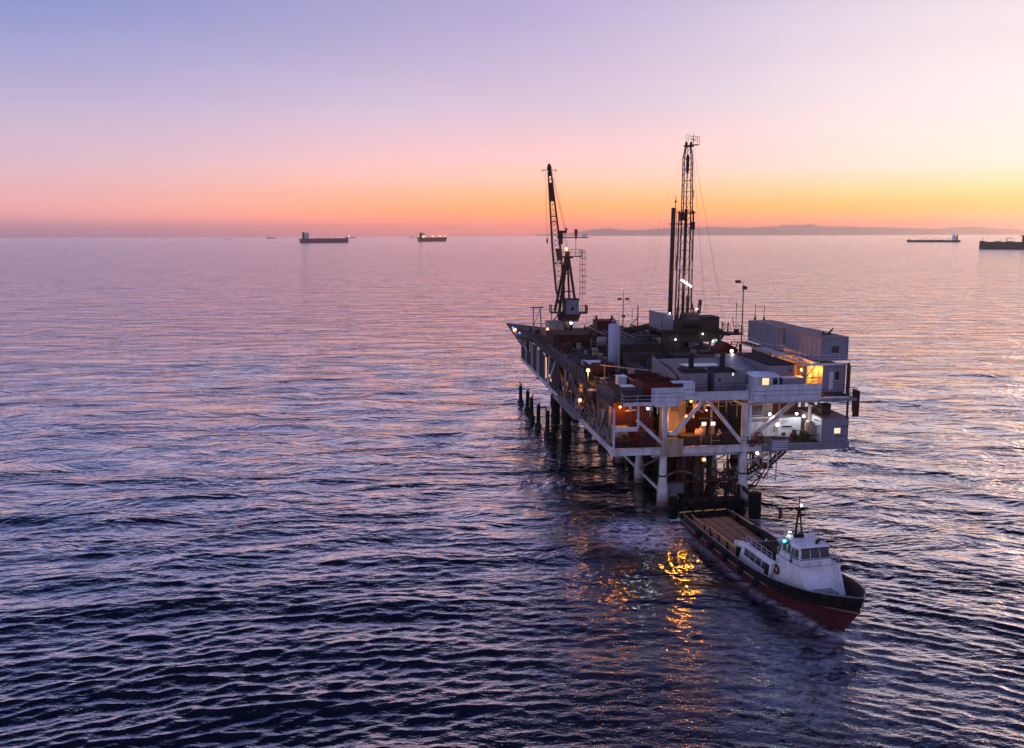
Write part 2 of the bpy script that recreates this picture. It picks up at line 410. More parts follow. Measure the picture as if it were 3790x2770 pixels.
    for (lu, lv) in ((6.5, .5), (16.6, .5), (6.5, 11.2), (16.6, 11.2), (6.7, -3.2), (16.2, -4.6), (-1.75, 69.5), (-1.55, 61.5), (-1.75, 54.2), (-1.65, 47.2), (-1.15, 40.6), (-2, 30.2), (-1.25, 24.8)):
        px = 11.899 + math.cos(R(7)) * lu - math.sin(R(7)) * lv; py = 102.538 + math.sin(R(7)) * lu + math.cos(R(7)) * lv
        e5 = np.maximum(e5, 0.6 * np.exp(-((np.hypot(X - px, Y - py) - .5) / 0.55) ** 2))
    foam = np.clip(e4 + e5 + e1 + e2 + e3 * (0.35 + 0.35 * cloud(X, Y, 6, 9)), 0, 1)
    verts = np.stack([X + DX, Y + DY, Z], -1).reshape(-1, 3).astype(np.float32)
    a = (np.arange(nr - 1)[:, None] * nth + np.arange(nth)[None, :])
    b = (np.arange(nr - 1)[:, None] * nth + (np.arange(nth)[None, :] + 1) % nth)
    quads = np.stack([a, b, b + nth, a + nth], -1).reshape(-1, 4)[:, ::-1]
    me = bpy.data.meshes.new('sea')
    nf = len(quads)
    me.vertices.add(len(verts) + 1)
    co = np.concatenate([verts, [[0, 0, 0]]]).astype(np.float32)
    me.vertices.foreach_set('co', co.ravel())
    tri = np.stack([np.full(nth, len(verts)), (np.arange(nth) + 1) % nth, np.arange(nth)], -1)
    nl = nf * 4 + nth * 3
    me.loops.add(nl)
    me.loops.foreach_set('vertex_index', np.concatenate([quads.ravel(), tri.ravel()]).astype(np.int32))
    me.polygons.add(nf + nth)
    ls = np.concatenate([np.arange(nf) * 4, nf * 4 + np.arange(nth) * 3]).astype(np.int32)
    me.polygons.foreach_set('loop_start', ls)
    me.polygons.foreach_set('use_smooth', np.ones(nf + nth, bool))
    me.update(calc_edges=True)
    for nm, arr in (('far', far), ('foam', foam), ('wash', wash), ('lee', lee)):
        at = me.attributes.new(nm, 'FLOAT', 'POINT')
        at.data.foreach_set('value', np.concatenate([arr.ravel(), [0]]).astype(np.float32))
    o = bpy.data.objects.new('sea', me); COL.objects.link(o)
    o['kind'] = 'structure'
    # flip if needed
    if me.polygons[nf // 2].normal.z < 0: me.flip_normals()
    # material
    m = bpy.data.materials.new('sea_water'); m.use_nodes = True
    t = m.node_tree; b = t.nodes['Principled BSDF']; n = t.nodes.new; l = t.links.new
    b.inputs['IOR'].default_value = 1.333
    b.inputs['Roughness'].default_value = 0.06
    geo = n('ShaderNodeNewGeometry')
    def attr(nm):
        q = n('ShaderNodeAttribute'); q.attribute_name = nm; return q.outputs['Fac']
    def noise(scale, sx, sy, det, rough, rot=0.0, dist=0.0):
        mp = n('ShaderNodeMapping'); mp.inputs['Scale'].default_value = (sx, sy, 1); mp.inputs['Rotation'].default_value = (0, 0, rot)
        l(geo.outputs['Position'], mp.inputs[0])
        q = n('ShaderNodeTexNoise'); q.inputs['Scale'].default_value = scale; q.inputs['Detail'].default_value = det; q.inputs['Roughness'].default_value = rough
        q.inputs['Distortion'].default_value = dist
        l(mp.outputs[0], q.inputs['Vector']); return q.outputs[0]
    def mt(op, a, bb):
        q = n('ShaderNodeMath'); q.operation = op
        for i, v in enumerate((a, bb)):
            if isinstance(v, (int, float)): q.inputs[i].default_value = v
            else: l(v, q.inputs[i])
        return q.outputs[0]
    # wavelets too small for the mesh, and the waves themselves where the mesh is too coarse for them
    h1 = mt('MULTIPLY', noise(1.5, 0.5, 1.0, 3, 0.6, 0.12, 0.5), 0.12)
    h2 = mt('MULTIPLY', noise(3.2, 0.6, 1.0, 2, 0.5, -0.2, 0.4), 0.045)
    h3 = mt('MULTIPLY', mt('MULTIPLY', noise(0.15, 0.50, 1.0, 4, 0.62, 0.05, 0.6), 2.6), attr('far'))
    h4 = mt('MULTIPLY', mt('MULTIPLY', noise(0.05, 0.45, 1.0, 2, 0.5, 0.02, 0.5), 3.6), attr('far'))
    h3 = mt('ADD', h3, h4)
    h = mt('ADD', mt('MULTIPLY', mt('ADD', h1, h2), mt('SUBTRACT', 1.0, mt('MULTIPLY', attr('lee'), 0.72))), h3)
    bp = n('ShaderNodeBump'); bp.inputs['Distance'].default_value = 1.0; bp.inputs['Strength'].default_value = 1.0
    l(h, bp.inputs['Height']); l(bp.outputs[0], b.inputs['Normal'])
    # foam: lacy patches of aerated water
    fn = noise(0.55, 1.0, 1.5, 9, 0.72, 0.3, 1.6)
    fr = n('ShaderNodeMapRange'); l(fn, fr.inputs[0]); fr.inputs[1].default_value = 0.40; fr.inputs[2].default_value = 0.58
    ff = mt('MULTIPLY', fr.outputs[0], attr('foam'))
    wn = noise(0.16, 0.7, 1.8, 5, 0.6, 0.5, 1.5)
    wr = n('ShaderNodeMapRange'); l(wn, wr.inputs[0]); wr.inputs[1].default_value = 0.40; wr.inputs[2].default_value = 0.68
    ww = mt('MULTIPLY', wr.outputs[0], attr('wash'))
    c1 = n('ShaderNodeMix'); c1.data_type = 'RGBA'; c1.inputs[6].default_value = (0.0015, 0.0035, 0.009, 1); c1.inputs[7].default_value = (0.03, 0.027, 0.048, 1)
    l(ww, c1.inputs[0])
    c2 = n('ShaderNodeMix'); c2.data_type = 'RGBA'; c2.inputs[7].default_value = (0.75, 0.75, 0.86, 1)
    l(ff, c2.inputs[0]); l(c1.outputs[2], c2.inputs[6]); l(c2.outputs[2], b.inputs['Base Color'])
    rr = mt('ADD', mt('MULTIPLY', ff, 0.5), mt('ADD', mt('ADD', mt('MULTIPLY', ww, 0.06), 0.06), mt('MULTIPLY', attr('far'), 0.05))); l(rr, b.inputs['Roughness'])
    # mirror of the sky, strongest at a grazing look, over the dark water body
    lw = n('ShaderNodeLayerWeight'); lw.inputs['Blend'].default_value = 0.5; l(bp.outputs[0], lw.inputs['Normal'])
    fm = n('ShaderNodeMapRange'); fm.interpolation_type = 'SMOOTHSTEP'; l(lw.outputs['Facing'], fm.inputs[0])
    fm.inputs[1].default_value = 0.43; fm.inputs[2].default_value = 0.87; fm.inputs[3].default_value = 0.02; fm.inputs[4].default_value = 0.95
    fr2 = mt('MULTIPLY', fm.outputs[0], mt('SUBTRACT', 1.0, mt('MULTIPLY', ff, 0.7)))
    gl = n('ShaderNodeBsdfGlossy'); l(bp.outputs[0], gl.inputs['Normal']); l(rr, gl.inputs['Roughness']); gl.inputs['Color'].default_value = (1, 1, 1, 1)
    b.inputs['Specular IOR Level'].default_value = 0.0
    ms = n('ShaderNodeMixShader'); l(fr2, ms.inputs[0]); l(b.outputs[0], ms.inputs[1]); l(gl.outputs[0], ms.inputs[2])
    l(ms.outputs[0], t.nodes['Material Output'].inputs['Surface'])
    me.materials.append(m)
PLAT_BOAT = (22.1, 98.0, 27.6, 70.5)
build_sea()

# ------------------------------------------------------------------ far island
def build_hills():
    D = 56000.0
    prof = [(1985, 868), (2060, 864), (2150, 858), (2174, 848), (2215, 845), (2254, 844), (2311, 849), (2373, 850), (2422, 844), (2500, 841), (2585, 839), (2625, 837),
            (2696, 842), (2785, 840), (2829, 836), (2864, 839), (2901, 828), (2930, 834), (2968, 827), (3018, 837), (3100, 838), (3186, 840), (3300, 843), (3354, 846), (3408, 848),
            (3430, 850), (3495, 845), (3538, 841), (3580, 842), (3623, 840), (3679, 847), (3712, 850), (3740, 856), (3800, 859), (3900, 862), (4050, 868)]
    xs = np.linspace(1985, 4050, 420)
    top = np.interp(xs, [p[0] for p in prof], [p[1] for p in prof])
    rng = np.random.default_rng(3)
    jag = np.cumsum(rng.normal(0, 0.6, len(xs))); jag -= np.convolve(jag, np.ones(25) / 25, 'same')
    X = (xs - 1895) / 3259.0 * D
    Zt = ((872 - top) * 0.86 + jag) / 3259.0 * D + 20
    rows = [(-3200, 0.0), (-2400, 0.28), (-1500, 0.55), (-700, 0.82), (0, 1.0), (900, 0.8), (2200, 0.4), (4000, 0.0)]
    vs = []; fs = []
    for j, (dy, s) in enumerate(rows):
        for i in range(len(xs)):
            n = 0.12 * math.sin(i * 0.7 + j * 2.1) + 0.1 * math.sin(i * 0.31 - j) if 0 < s < 1 else 0
            vs.append((X[i] * (1 + dy / D), D + dy + 700 * math.sin(i * 0.21), max(-1.5, Zt[i] * (s + n * s) - (25 if s == 0 else 0))))
    w = len(xs)
    for j in range(len(rows) - 1):
        for i in range(w - 1):
            fs.append((j * w + i, j * w + i + 1, (j + 1) * w + i + 1, (j + 1) * w + i))
    mb = MB(); mb.add(vs, fs)
    o = mb.build('hills', 'hill', kind='structure', smooth=True)
build_hills()

# ------------------------------------------------------------------ air
def build_haze():
    mb = MB(); mb.box(-80000, 80000, -80000, 80000, -4, 905)
    m = bpy.data.materials.new('haze_air'); m.use_nodes = True
    t = m.node_tree
    t.nodes.remove(t.nodes['Principled BSDF'])
    pv = t.nodes.new('ShaderNodeVolumePrincipled')
    pv.inputs['Color'].default_value = (1.0, 0.90, 0.78, 1)
    pv.inputs['Density'].default_value = HAZE_DENSITY
    pv.inputs['Anisotropy'].default_value = 0.82
    t.links.new(pv.outputs[0], t.nodes['Material Output'].inputs['Volume'])
    try: m.cycles.homogeneous_volume = True
    except Exception: pass
    o = mb.build('haze', m, kind='stuff')
build_haze()

# ------------------------------------------------------------------ production platform
LD0, LD1 = 6.95, 7.7       # lower deck
UD0, UD1 = 12.75, 13.55    # upper deck
PL = thing('oil_platform', 'large white steel oil platform standing on legs in the sea', 'oil platform', (15, 40, 0))
def part(name, mb, mat, smooth=False, parent=None, label=None, kind=None):
    o = mb.build(name, mat, parent or PL, smooth=smooth, kind=kind)
    if label: o['label'] = label
    return o

# deck plates and girders
part('lower_deck', MB().box(0.3, 29.6, 0.3, 81.5, LD1 - 0.25, LD1 - 0.05), 'deck')
part('upper_deck', MB().box(0.25, 29.7, 0.3, 83, UD1 - 0.22, UD1), 'deck')
for name, z0, z1 in (('lower_girder', LD0, LD1), ('upper_girder', UD0, UD1 + 0.02)):
    part(name, MB().box(0, 0.22, 0.3, 81.8, z0, z1), 'white' if name == 'lower_girder' else 'machine')
    part(name, MB().box(29.6, 29.85, 0.3, 81.8, z0, z1), 'white')
    part(name, MB().box(0.3, 29.5, 81.5, 81.8, z0, z1), 'white')
part('lower_girder', MB().box(-0.12, 18.6, -0.12, 0.18, LD0, LD1 + 0.05), 'white')
part('lower_girder', MB().box(18.6, 29.9, -0.2, 0.1, LD0 - 0.1, LD1), 'grey')
part('upper_girder', MB().box(9.72, 16.75, -0.25, 0.1, 13.45, 14.42), 'panel')
part('upper_girder', MB().box(16.75, 29.4, -0.5, -0.1, 12.9, 13.45), 'panel')
# flanges and stiffeners make the girder ends read

for u in (10.6, 12.1, 13.6, 15.1): part('stiffener', MB().box(u - 0.03, u + 0.03, -0.31, -0.25, 13.47, 14.4), 'panel')

part('girder_flange', MB().box(9.72, 16.75, -0.36, -0.25, 14.42, 14.48), 'panel')
part('girder_flange', MB().box(9.72, 16.75, -0.36, -0.25, 13.39, 13.45), 'panel')
part('girder_flange', MB().box(-0.2, 18.6, -0.24, -0.12, LD1 + 0.05, LD1 + 0.1), 'white')
part('girder_flange', MB().box(-0.2, 18.6, -0.24, -0.12, LD0 - 0.05, LD0), 'white')
for v in np.arange(4, 82, 4.4):          # cross beams under both decks
    part('cross_beam', MB().box(0.3, 29.5, v - 0.15, v + 0.15, UD0, UD1 - 0.22), 'rust')
    part('cross_beam', MB().box(0.3, 29.5, v - 0.15, v + 0.15, LD0, LD1 - 0.25), 'white')
for u in (6.5, 16.6, 25.0):
    part('deck_beam', MB().box(u - 0.2, u + 0.2, 0.4, 81, UD0 - 0.35, UD0 - 0.01), 'white')
part('deck_beam', MB().box(5.2, 17.8, 0.9, 1.3, LD0 - 0.65, LD0 - 0.1), 'white')

# legs with flared white feet, rust coating and growth at the waterline
def leg(u, v, full=True, r=0.46):
    m = MB(); m.lathe([(r * 0.93, LD0), (r, 4.6), (r * 1.12, 3.3), (r * 1.42, 2.4), (r * 1.45, 0.9)], (u, v, 0), 18)
    o = part('leg', m, 'white', True)
    part('splash_coating', MB().lathe([(r * 1.47, 0.95), (r * 1.5, 0.5), (r * 1.45, 0.0)], (u, v, 0), 18), 'legrust', True, o)
    part('marine_growth', MB().lathe([(r * 1.5, 0.3), (r * 1.75, -0.1), (r * 1.6, -0.5), (r * 1.4, -2.5)], (u, v, 0), 14), 'growth', True, o)
    part('weld_band', MB().lathe([(r + 0.02, 4.0), (r + 0.06, 4.05), (r + 0.06, 4.18), (r + 0.02, 4.22)], (u, v, 0), 18), 'steel', True, o)
legs_v = (0.5, 11.2, 22, 33, 44, 55, 66, 77)
for v in legs_v:
    leg(6.5, v); leg(16.6, v, r=0.5)
    if v > 20: leg(24.0, v, r=0.45)
for u, v in ((3.1, 57.1), (3.0, 45.3)):
    o = part('leg', MB().lathe([(0.42, LD0), (0.45, 2), (0.5, 0)], (u, v, 0), 12), 'steel', True)
    part('marine_growth', MB().lathe([(0.5, 4.6), (0.95, 3.8), (1.0, 2.2), (0.75, 1.0), (0.95, 0), (0.7, -2)], (u, v, 0), 14), 'growth', True, o)
# low tubular bracing between legs
def br(a, b, r, mat='white'):
    part('leg_brace', MB().tube(a, b, r, n=12), mat, True)
for a, b in zip(legs_v[:-1], legs_v[1:]):
    br((6.5, a, 1.9), (6.5, b, 1.9), 0.2); br((16.6, a, 1.9), (16.6, b, 1.9), 0.2)
    br((6.5, a, 6.6), (6.5, b, 2.1), 0.16, 'legrust')
br((6.5, 0.5, 3.2), (16.6, 0.5, 3.2), 0.14, 'rust'); br((6.5, 11.2, 2.0), (16.6, 11.2, 2.0), 0.2, 'rust')
br((16.6, 0.6, 5.0), (20.4, 0.2, 6.8), 0.2); br((16.6, 0.6, 3.0), (19.2, 0.6, 4.6), 0.2)
# well conductors in the dark under the deck
q = random.Random(4)
for i in range(26):
    u = 8.6 + (i % 3) * 2.6 + q.uniform(-.3, .3); v = 5 + (i // 3) * 3.4 + q.uniform(-.4, .4)
    o = part('conductor', MB().tube((u, v, -2), (u, v, LD0), q.uniform(0.22, 0.36), n=10), 'steel' if i % 4 else 'rust', True)
    part('marine_growth', MB().lathe([(0.4, 1.3), (0.6, 0.2), (0.5, -2)], (u, v, 0), 10), 'growth', True, o)
for u, v in ((13.2, 6.5), (11.4, 8.5)):
    part('conductor', MB().tube((u, v, -1), (u, v, LD0), 0.62, n=14), 'legrust', True)
# drooping hose arc and riser pipes under the near edge
arc = [(6.9 + 5.9 * t, 2.2 + 1.2 * math.sin(3.1 * t), 3.0 + 0.75 * math.sin(math.pi * min(1, t * 1.15)) - 1.0 * max(0, t - 0.75) * 3) for t in np.linspace(0, 1, 14)]
part('hose', MB().path(arc, 0.12, 8), 'pipe', True)
part('riser', MB().tube((9.6, 4.2, 1.5), (9.6, 4.2, 5.0), 0.13, n=8), 'legrust', True)
for i, (u, v) in enumerate(((18.2, 1.6), (18.7, 2.2), (19.1, 1.3), (17.6, 2.8), (20.3, 1.0))):
    part('riser', MB().path([(u, v, 7), (u + 0.1, v, 4.6), (u - 0.6, v + 0.3, 3.9 - 0.2 * i), (u - 2.0, v + 1.5, 3.6)], 0.1, 7), 'pipe' if i % 2 else 'rust', True)
for s_ in (0.9, 1.35):
    part('riser', MB().path([(16.9 + 0.3 * s_, 0.2, 6.9), (17.4 + s_, 0.0, 5.4 + .3 * s_), (19.0 + s_, -0.2, 5.0 + .3 * s_), (19.6 + s_, -0.2, 6.9)], 0.07, 6), 'rust', True)

# truss columns and diagonals on the near face
part('column', MB().tube((6.6, 0.4, LD1), (6.6, 0.4, 13.4), 0.42, n=16), 'white', True)
part('column', MB().box(16.25, 16.85, 0.15, 0.75, LD1, 12.9), 'white')
part('column', MB().box(17.05, 17.3, 0.1, 0.4, 8.2, 12.6), 'whiteclean')
part('column', MB().box(26.0, 26.3, 3.0, 3.3, LD1, UD0), 'white')
for a, b, w in (((11.25, 0.0, 13.5), (7.5, 0.0, 9.2), 0.42), ((11.6, 0.0, 13.5), (15.95, 0.0, 8.2), 0.42), ((17.6, 0.8, 8.4), (23.6, 0.9, 13.2), 0.5),
                ((3.1, 0.15, 11.1), (6.3, 0.2, 8.1), 0.34)):
    part('truss_diagonal', MB().beam(a, b, w, 0.4), 'white')
for v in legs_v[1:]:
    part('column', MB().tube((6.6, v, LD1), (6.6, v, UD0), 0.38, n=12), 'white', True)
    part('column', MB().tube((16.6, v, LD1), (16.6, v, UD0), 0.38, n=12), 'white', True)
    part('column', MB().box(29.0, 29.4, v, v + 0.4, LD1, UD0), 'white')
for i, v in enumerate(np.arange(3.0, 81, 6.0)):
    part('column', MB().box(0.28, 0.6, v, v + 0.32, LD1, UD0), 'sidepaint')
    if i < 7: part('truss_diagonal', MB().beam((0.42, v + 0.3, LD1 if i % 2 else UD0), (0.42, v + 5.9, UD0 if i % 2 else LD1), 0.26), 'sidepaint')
# outrigger struts on the long side
for v, z in ((57.5, LD0 + 0.1), (33, LD0 + .1)):
    part('outrigger', MB().beam((0.3, v, z), (-0.5, v - 0.4, z), 0.3).beam((0.2, v, z), (4.0, v + .2, z), 0.3), 'tan')
part('truss_diagonal', MB().beam((0.1, 46, 12.9), (-1.2, 41, 8.2), 0.2), 'white')
part('truss_diagonal', MB().beam((0.1, 40, 12.7), (-1.2, 41, 8.2), 0.2), 'white')

# hanging white frame in the left bay, with a red-brown wall behind it
fr = MB().box(-0.02, 0.2, -0.6, -0.4, 7.75, 12.75)
part('hung_frame_post', fr, 'panel')
part('hung_frame_post', MB().box(2.95, 3.13, -0.6, -0.4, 10.3, 13.3), 'panel')
part('hung_frame_sill', MB().box(0.2, 2.95, -0.62, -0.38, 9.95, 10.45), 'panel')
part('wall_panel', MB().box(0.7, 6.0, 3.4, 3.5, 8.2, 12.7), 'redbrown')
for k in range(6): part('wall_rib', MB().box(0.8 + k * 0.9, 0.87 + k * 0.9, 3.33, 3.4, 8.2, 12.7), 'redbrown')
part('wall_panel', MB().box(6.9, 10.2, 3.6, 3.7, LD1, 12.7), 'tan')
part('wall_panel', MB().box(10.2, 16.3, 7.4, 7.5, LD1, 12.7), 'rust')
part('wall_panel', MB().box(6.8, 6.9, 2.0, 3.6, LD1, 11.9), 'tan')
part('wall_panel', MB().box(1.5, 16, 24, 24.1, LD1, 12.7), 'rust')
part('wall_panel', MB().box(3.3, 3.4, 12, 44, LD1, 12.7), 'rust')
# side cladding towards the far end: weathered sheets, each its own, with gaps
q = random.Random(8)
v = 36.0
while v < 80:
    w = q.uniform(1.6, 2.6)
    h0 = q.choice((LD1, LD1, 7.9)); h1 = q.choice((12.6, 12.6, 12.3)) if v < 66 else q.choice((10.6, 10.2, 11.0))
    part('cladding_sheet', MB().box(-0.03 + q.uniform(-.05, .05), 0.06, v, v + w - 0.08, h0, h1), q.choice(('steel', 'grey', 'steel', 'machine')))
    v += w + (0.5 if q.random() < 0.2 else 0)
for v in (68.5, 71, 73.5, 76, 78.5, 81):
    part('column', MB().box(-0.02, 0.25, v, v + 0.3, LD1, UD0), 'steel')
part('lit_opening', MB().box(-0.13, -0.09, 48.0, 48.7, 8.6, 12.2), 'winorange')
for (v, z) in ((44.6, 9.3), (43.0, 9.6), (43.0, 8.8)):
    part('lit_opening', MB().box(-0.14, -0.10, v, v + 0.6, z, z + 0.45), 'winorange')

# wind walls along the near edge of the upper deck: each sheet separately
def windwall(u0, u1, z0, z1, v, n, mat='panel', step=None):
    w = (u1 - u0) / n
    o = part('wind_wall', MB().box(u0, u1, v + 0.06, v + 0.12, z0 + 0.02, z1 - 0.02), mat)
    for i in range(n):
        part('sheet', MB().box(u0 + i * w + 0.015, u0 + (i + 1) * w - 0.015, v + 0.015, v + 0.06, z0, z1), mat, parent=o)
    part('cap_rail', MB().box(u0 - 0.03, u1 + 0.03, v - 0.05, v + 0.16, z1, z1 + 0.07), mat, parent=o)
    part('mid_rail', MB().box(u0, u1, v - 0.03, v + 0.015, z0 + (z1 - z0) * 0.62, z0 + (z1 - z0) * 0.62 + 0.06), 'grey', parent=o)
    part('mid_rail', MB().box(u0, u1, v - 0.03, v + 0.015, z0 + (z1 - z0) * 0.3, z0 + (z1 - z0) * 0.3 + 0.05), 'grey', parent=o)
windwall(4.45, 8.3, 13.55, 15.1, -1.05, 3)
windwall(8.35, 9.75, 13.65, 15.65, -0.95, 2)
part('wind_wall', MB().slab((7.1, -0.95, 15.72), (9.75, -0.95, 15.72), (9.75, 0.3, 15.8), (7.1, 0.3, 15.8), 0.05), 'panel')
part('upper_girder', MB().box(4.9, 7.9, -0.95, -0.7, 12.9, 13.55), 'panel')
windwall(16.9, 25.5, 13.45, 15.1, -1.05, 6)
part('wind_wall', MB().slab((16.85, 0.9, 13.45), (16.85, -1.0, 13.45), (16.85, -1.0, 15.1), (16.85, 0.9, 15.1), 0.06), 'panel')
part('wind_wall', MB().slab((17.0, -1.0, 15.12), (25.5, -1.0, 15.12), (25.5, -0.3, 15.12), (17.0, -0.3, 15.12), 0.05), 'panel')
part('walkway', MB().box(16.9, 25.6, -0.98, 0.2, 13.2, 13.44), 'panel')
part('walkway', MB().box(25.6, 30.3, -0.7, 1.6, 12.95, 13.3), 'grey')

# corner walkway at the near left of the upper deck
part('walkway', MB().box(1.1, 4.9, -1.0, 0.1, 13.15, 13.32), 'grey')
part('walkway_edge', MB().box(1.05, 4.9, -1.1, -1.0, 13.1, 13.5), 'panel')
part('walkway_bracket', MB().box(1.9, 2.1, -0.9, -0.7, 12.4, 13.1).box(4.4, 4.6, -0.9, -0.7, 12.4, 13.1), 'panel')
part('grating_hatch', MB().box(2.5, 3.2, -0.85, -0.2, 13.33, 13.37), 'whiteclean')
part('grating_hatch', MB().box(3.35, 4.05, -0.85, -0.2, 13.33, 13.37), 'whiteclean')
part('handrail', MB().rail([(1.1, 0.1, 13.3), (1.1, -1.05, 13.3), (4.4, -1.05, 13.3)], 1.0), 'panel')
part('handrail', MB().rail([(0.1, 0.2, UD1), (0.1, 9, UD1)], 1.05), 'pipe')
part('handrail', MB().rail([(0.1, 17, UD1), (0.1, 49, UD1)], 1.05, 2.0), 'pipe')
part('handrail', MB().rail([(9.9, -0.15, 14.45), (16.6, -0.15, 14.45)], 0.9), 'steel')
part('handrail', MB().rail([(-0.1, 0.5, LD1), (-0.1, 36, LD1)], 1.05, 2.0), 'pipe')
part('handrail', MB().rail([(0.2, -0.1, LD1 + 0.05), (5.4, -0.1, LD1 + 0.05)], 1.0), 'steel')
part('handrail', MB().rail([(9.0, -0.1, LD1 + 0.05), (18.6, -0.1, LD1 + 0.05)], 1.0), 'steel')
part('handrail', MB().rail([(18.8, -0.15, LD1), (26.0, -0.15, LD1)], 1.0), 'steel')
part('handrail', MB().rail([(29.9, 3, 13.3), (30.3, 1.5, 13.3), (30.3, -0.65, 13.3), (29.4, -0.65, 13.3)], 1.1), 'mast')
part('handrail', MB().rail([(0.3, 82.8, UD1), (29.5, 82.8, UD1)], 1.05, 2.2), 'mast')
part('handrail', MB().rail([(29.6, 30, UD1), (29.6, 82.8, UD1)], 1.05, 2.2), 'mast')
# thin post and rust panel at the right corner
part('corner_post', MB().beam((29.6, 0.2, 10.6), (29.6, 0.2, 17.2), 0.2), 'mast')
part('corner_post', MB().beam((30.0, 0.9, 10.8), (30.0, 0.9, 13.0), 0.12), 'mast')
part('shelter_panel', MB().box(29.95, 30.75, -0.5, -0.38, 10.9, 14.1), 'rust')
part('shelter_panel', MB().box(30.68, 30.75, -0.38, 1.2, 11.3, 14.1), 'rust')
part('boom_rest', MB().beam((24.3, -0.2, 12.75), (26.6, -2.2, 11.9), 0.16), 'steel')

# stair on the long side, outside the upper deck's edge
def stair(a, b, w, n, side, mat='rust', tread='machine', rail=True):
    a = Vector(a); b = Vector(b); s = Vector(side).normalized() * (w / 2)
    o = part('stair', MB().beam(a - s, b - s, 0.06, 0.26).beam(a + s, b + s, 0.06, 0.26), mat)
    run = (b - a); fwd = Vector((run.x, run.y, 0)).normalized() * 0.14
    for i in range(n):
        c = a.lerp(b, (i + 0.5) / n)
        p = [c - s - fwd, c + s - fwd, c + s + fwd, c - s + fwd]
        dz = Vector((0, 0, 0.04))
        part('tread', MB().hexa([x - dz for x in p] + [x + dz for x in p]), tread, parent=o)
    if rail:
        for e in (-1, 1):
            m = MB(); up = Vector((0, 0, 1.0))
            m.tube(a + s * e + up, b + s * e + up, 0.03, n=6)
            for t in (0.02, 0.35, 0.68, 0.98): m.tube(a.lerp(b, t) + s * e, a.lerp(b, t) + s * e + up, 0.025, n=5)
            part('stair_rail', m, mat, parent=o)
    return o
stair((-0.35, 9.6, 13.4), (0.25, 16.4, 9.6), 1.2, 17, (1, 0, 0))
part('landing', MB().box(-1.1, 1.2, 16.4, 18.0, 9.4, 9.55), 'pipe')
part('landing', MB().box(-1.1, 0.2, 8.2, 9.6, 13.25, 13.4), 'pipe')
part('handrail', MB().rail([(-1.1, 17.9, 9.55), (-1.1, 16.4, 9.55)], 1.0), 'pipe')
part('handrail', MB().rail([(-1.05, 9.6, 13.4), (-1.05, 8.2, 13.4), (0.1, 8.2, 13.4)], 1.0, 0.7), 'rust')
part('walkway', MB().box(-1.1, 0.0, 18.0, 36.0, LD1 - 0.1, LD1 + 0.02), 'pipe')
# stair and landing flights under the right end
stair((21.6, -0.1, 6.9), (19.4, -0.2, 5.0), 1.0, 9, (0, 1, 0), 'steel', 'steel', False)
stair((19.2, 1.0, 5.0), (15.0, 1.6, 2.1), 1.0, 12, (0, 1, 0), 'steel', 'steel')
stair((14.6, 1.2, 2.1), (17.6, 0.6, 0.4), 1.0, 8, (0, 1, 0), 'rust', 'steel')
part('boat_landing', MB().box(9.6, 16.0, -1.6, 1.4, 0.75, 0.95), 'steel')
part('boat_landing', MB().box(9.6, 16.0, -1.75, -1.6, 0.2, 1.2), 'rubber')
for u in (10.4, 12.2, 14.0, 15.6):
    part('landing_post', MB().tube((u, -0.9, -1.5), (u, -0.9, 3.0), 0.24, n=10), 'timber', True)
part('handrail', MB().rail([(10, 1.3, 0.95), (15.9, 1.3, 0.95)], 1.0, 1.2), 'mast')
part('handrail', MB().rail([(14.4, 2.1, 2.1), (18.5, 2.1, 2.1)], 1.0, 1.0), 'mast')
part('landing', MB().box(14.2, 18.6, 1.1, 2.2, 1.95, 2.1), 'rust')
part('landing', MB().box(18.6, 20.0, -0.7, 1.6, 4.85, 5.0), 'rust')
part('handrail', MB().rail([(18.6, -0.7, 5.0), (20.0, -0.7, 5.0), (20.0, 1.6, 5.0)], 1.0, 0.8), 'pipe')
part('landing_hanger', MB().tube((19.3, -0.7, 3.5), (19.3, -0.7, 7.0), 0.09, n=8).tube((20.4, -0.6, 3.2), (20.4, -0.6, 7.0), 0.09, n=8), 'white')
q = random.Random(55)
for i in range(18):
    u = q.uniform(15.2, 20); v = q.uniform(-.2, 3.4); z = q.uniform(3.2, 6.4)
    part('riser', MB().path([(u, v, 6.9), (u + q.uniform(-.2, .2), v, z), (u + q.uniform(-1.6, 1.2), v + q.uniform(-.5, .8), z - q.uniform(.2, 1.4)), (u - q.uniform(.5, 2), v + .4, q.uniform(1, 3))], q.uniform(.04, .1), 6), q.choice(('rust', 'pipe', 'steel', 'legrust')), True)
for i in range(12):
    u = q.uniform(9, 16); v = q.uniform(1, 5)
    part('riser', MB().tube((u, v, q.uniform(-.5, 1)), (u + q.uniform(-.3, .3), v, q.uniform(4, 6.9)), q.uniform(.06, .16), n=7), q.choice(('rust', 'steel', 'machine')), True)
part('identification_board', MB().box(7.4, 9.6, 1.6, 1.7, 1.4, 3.0), 'grey')

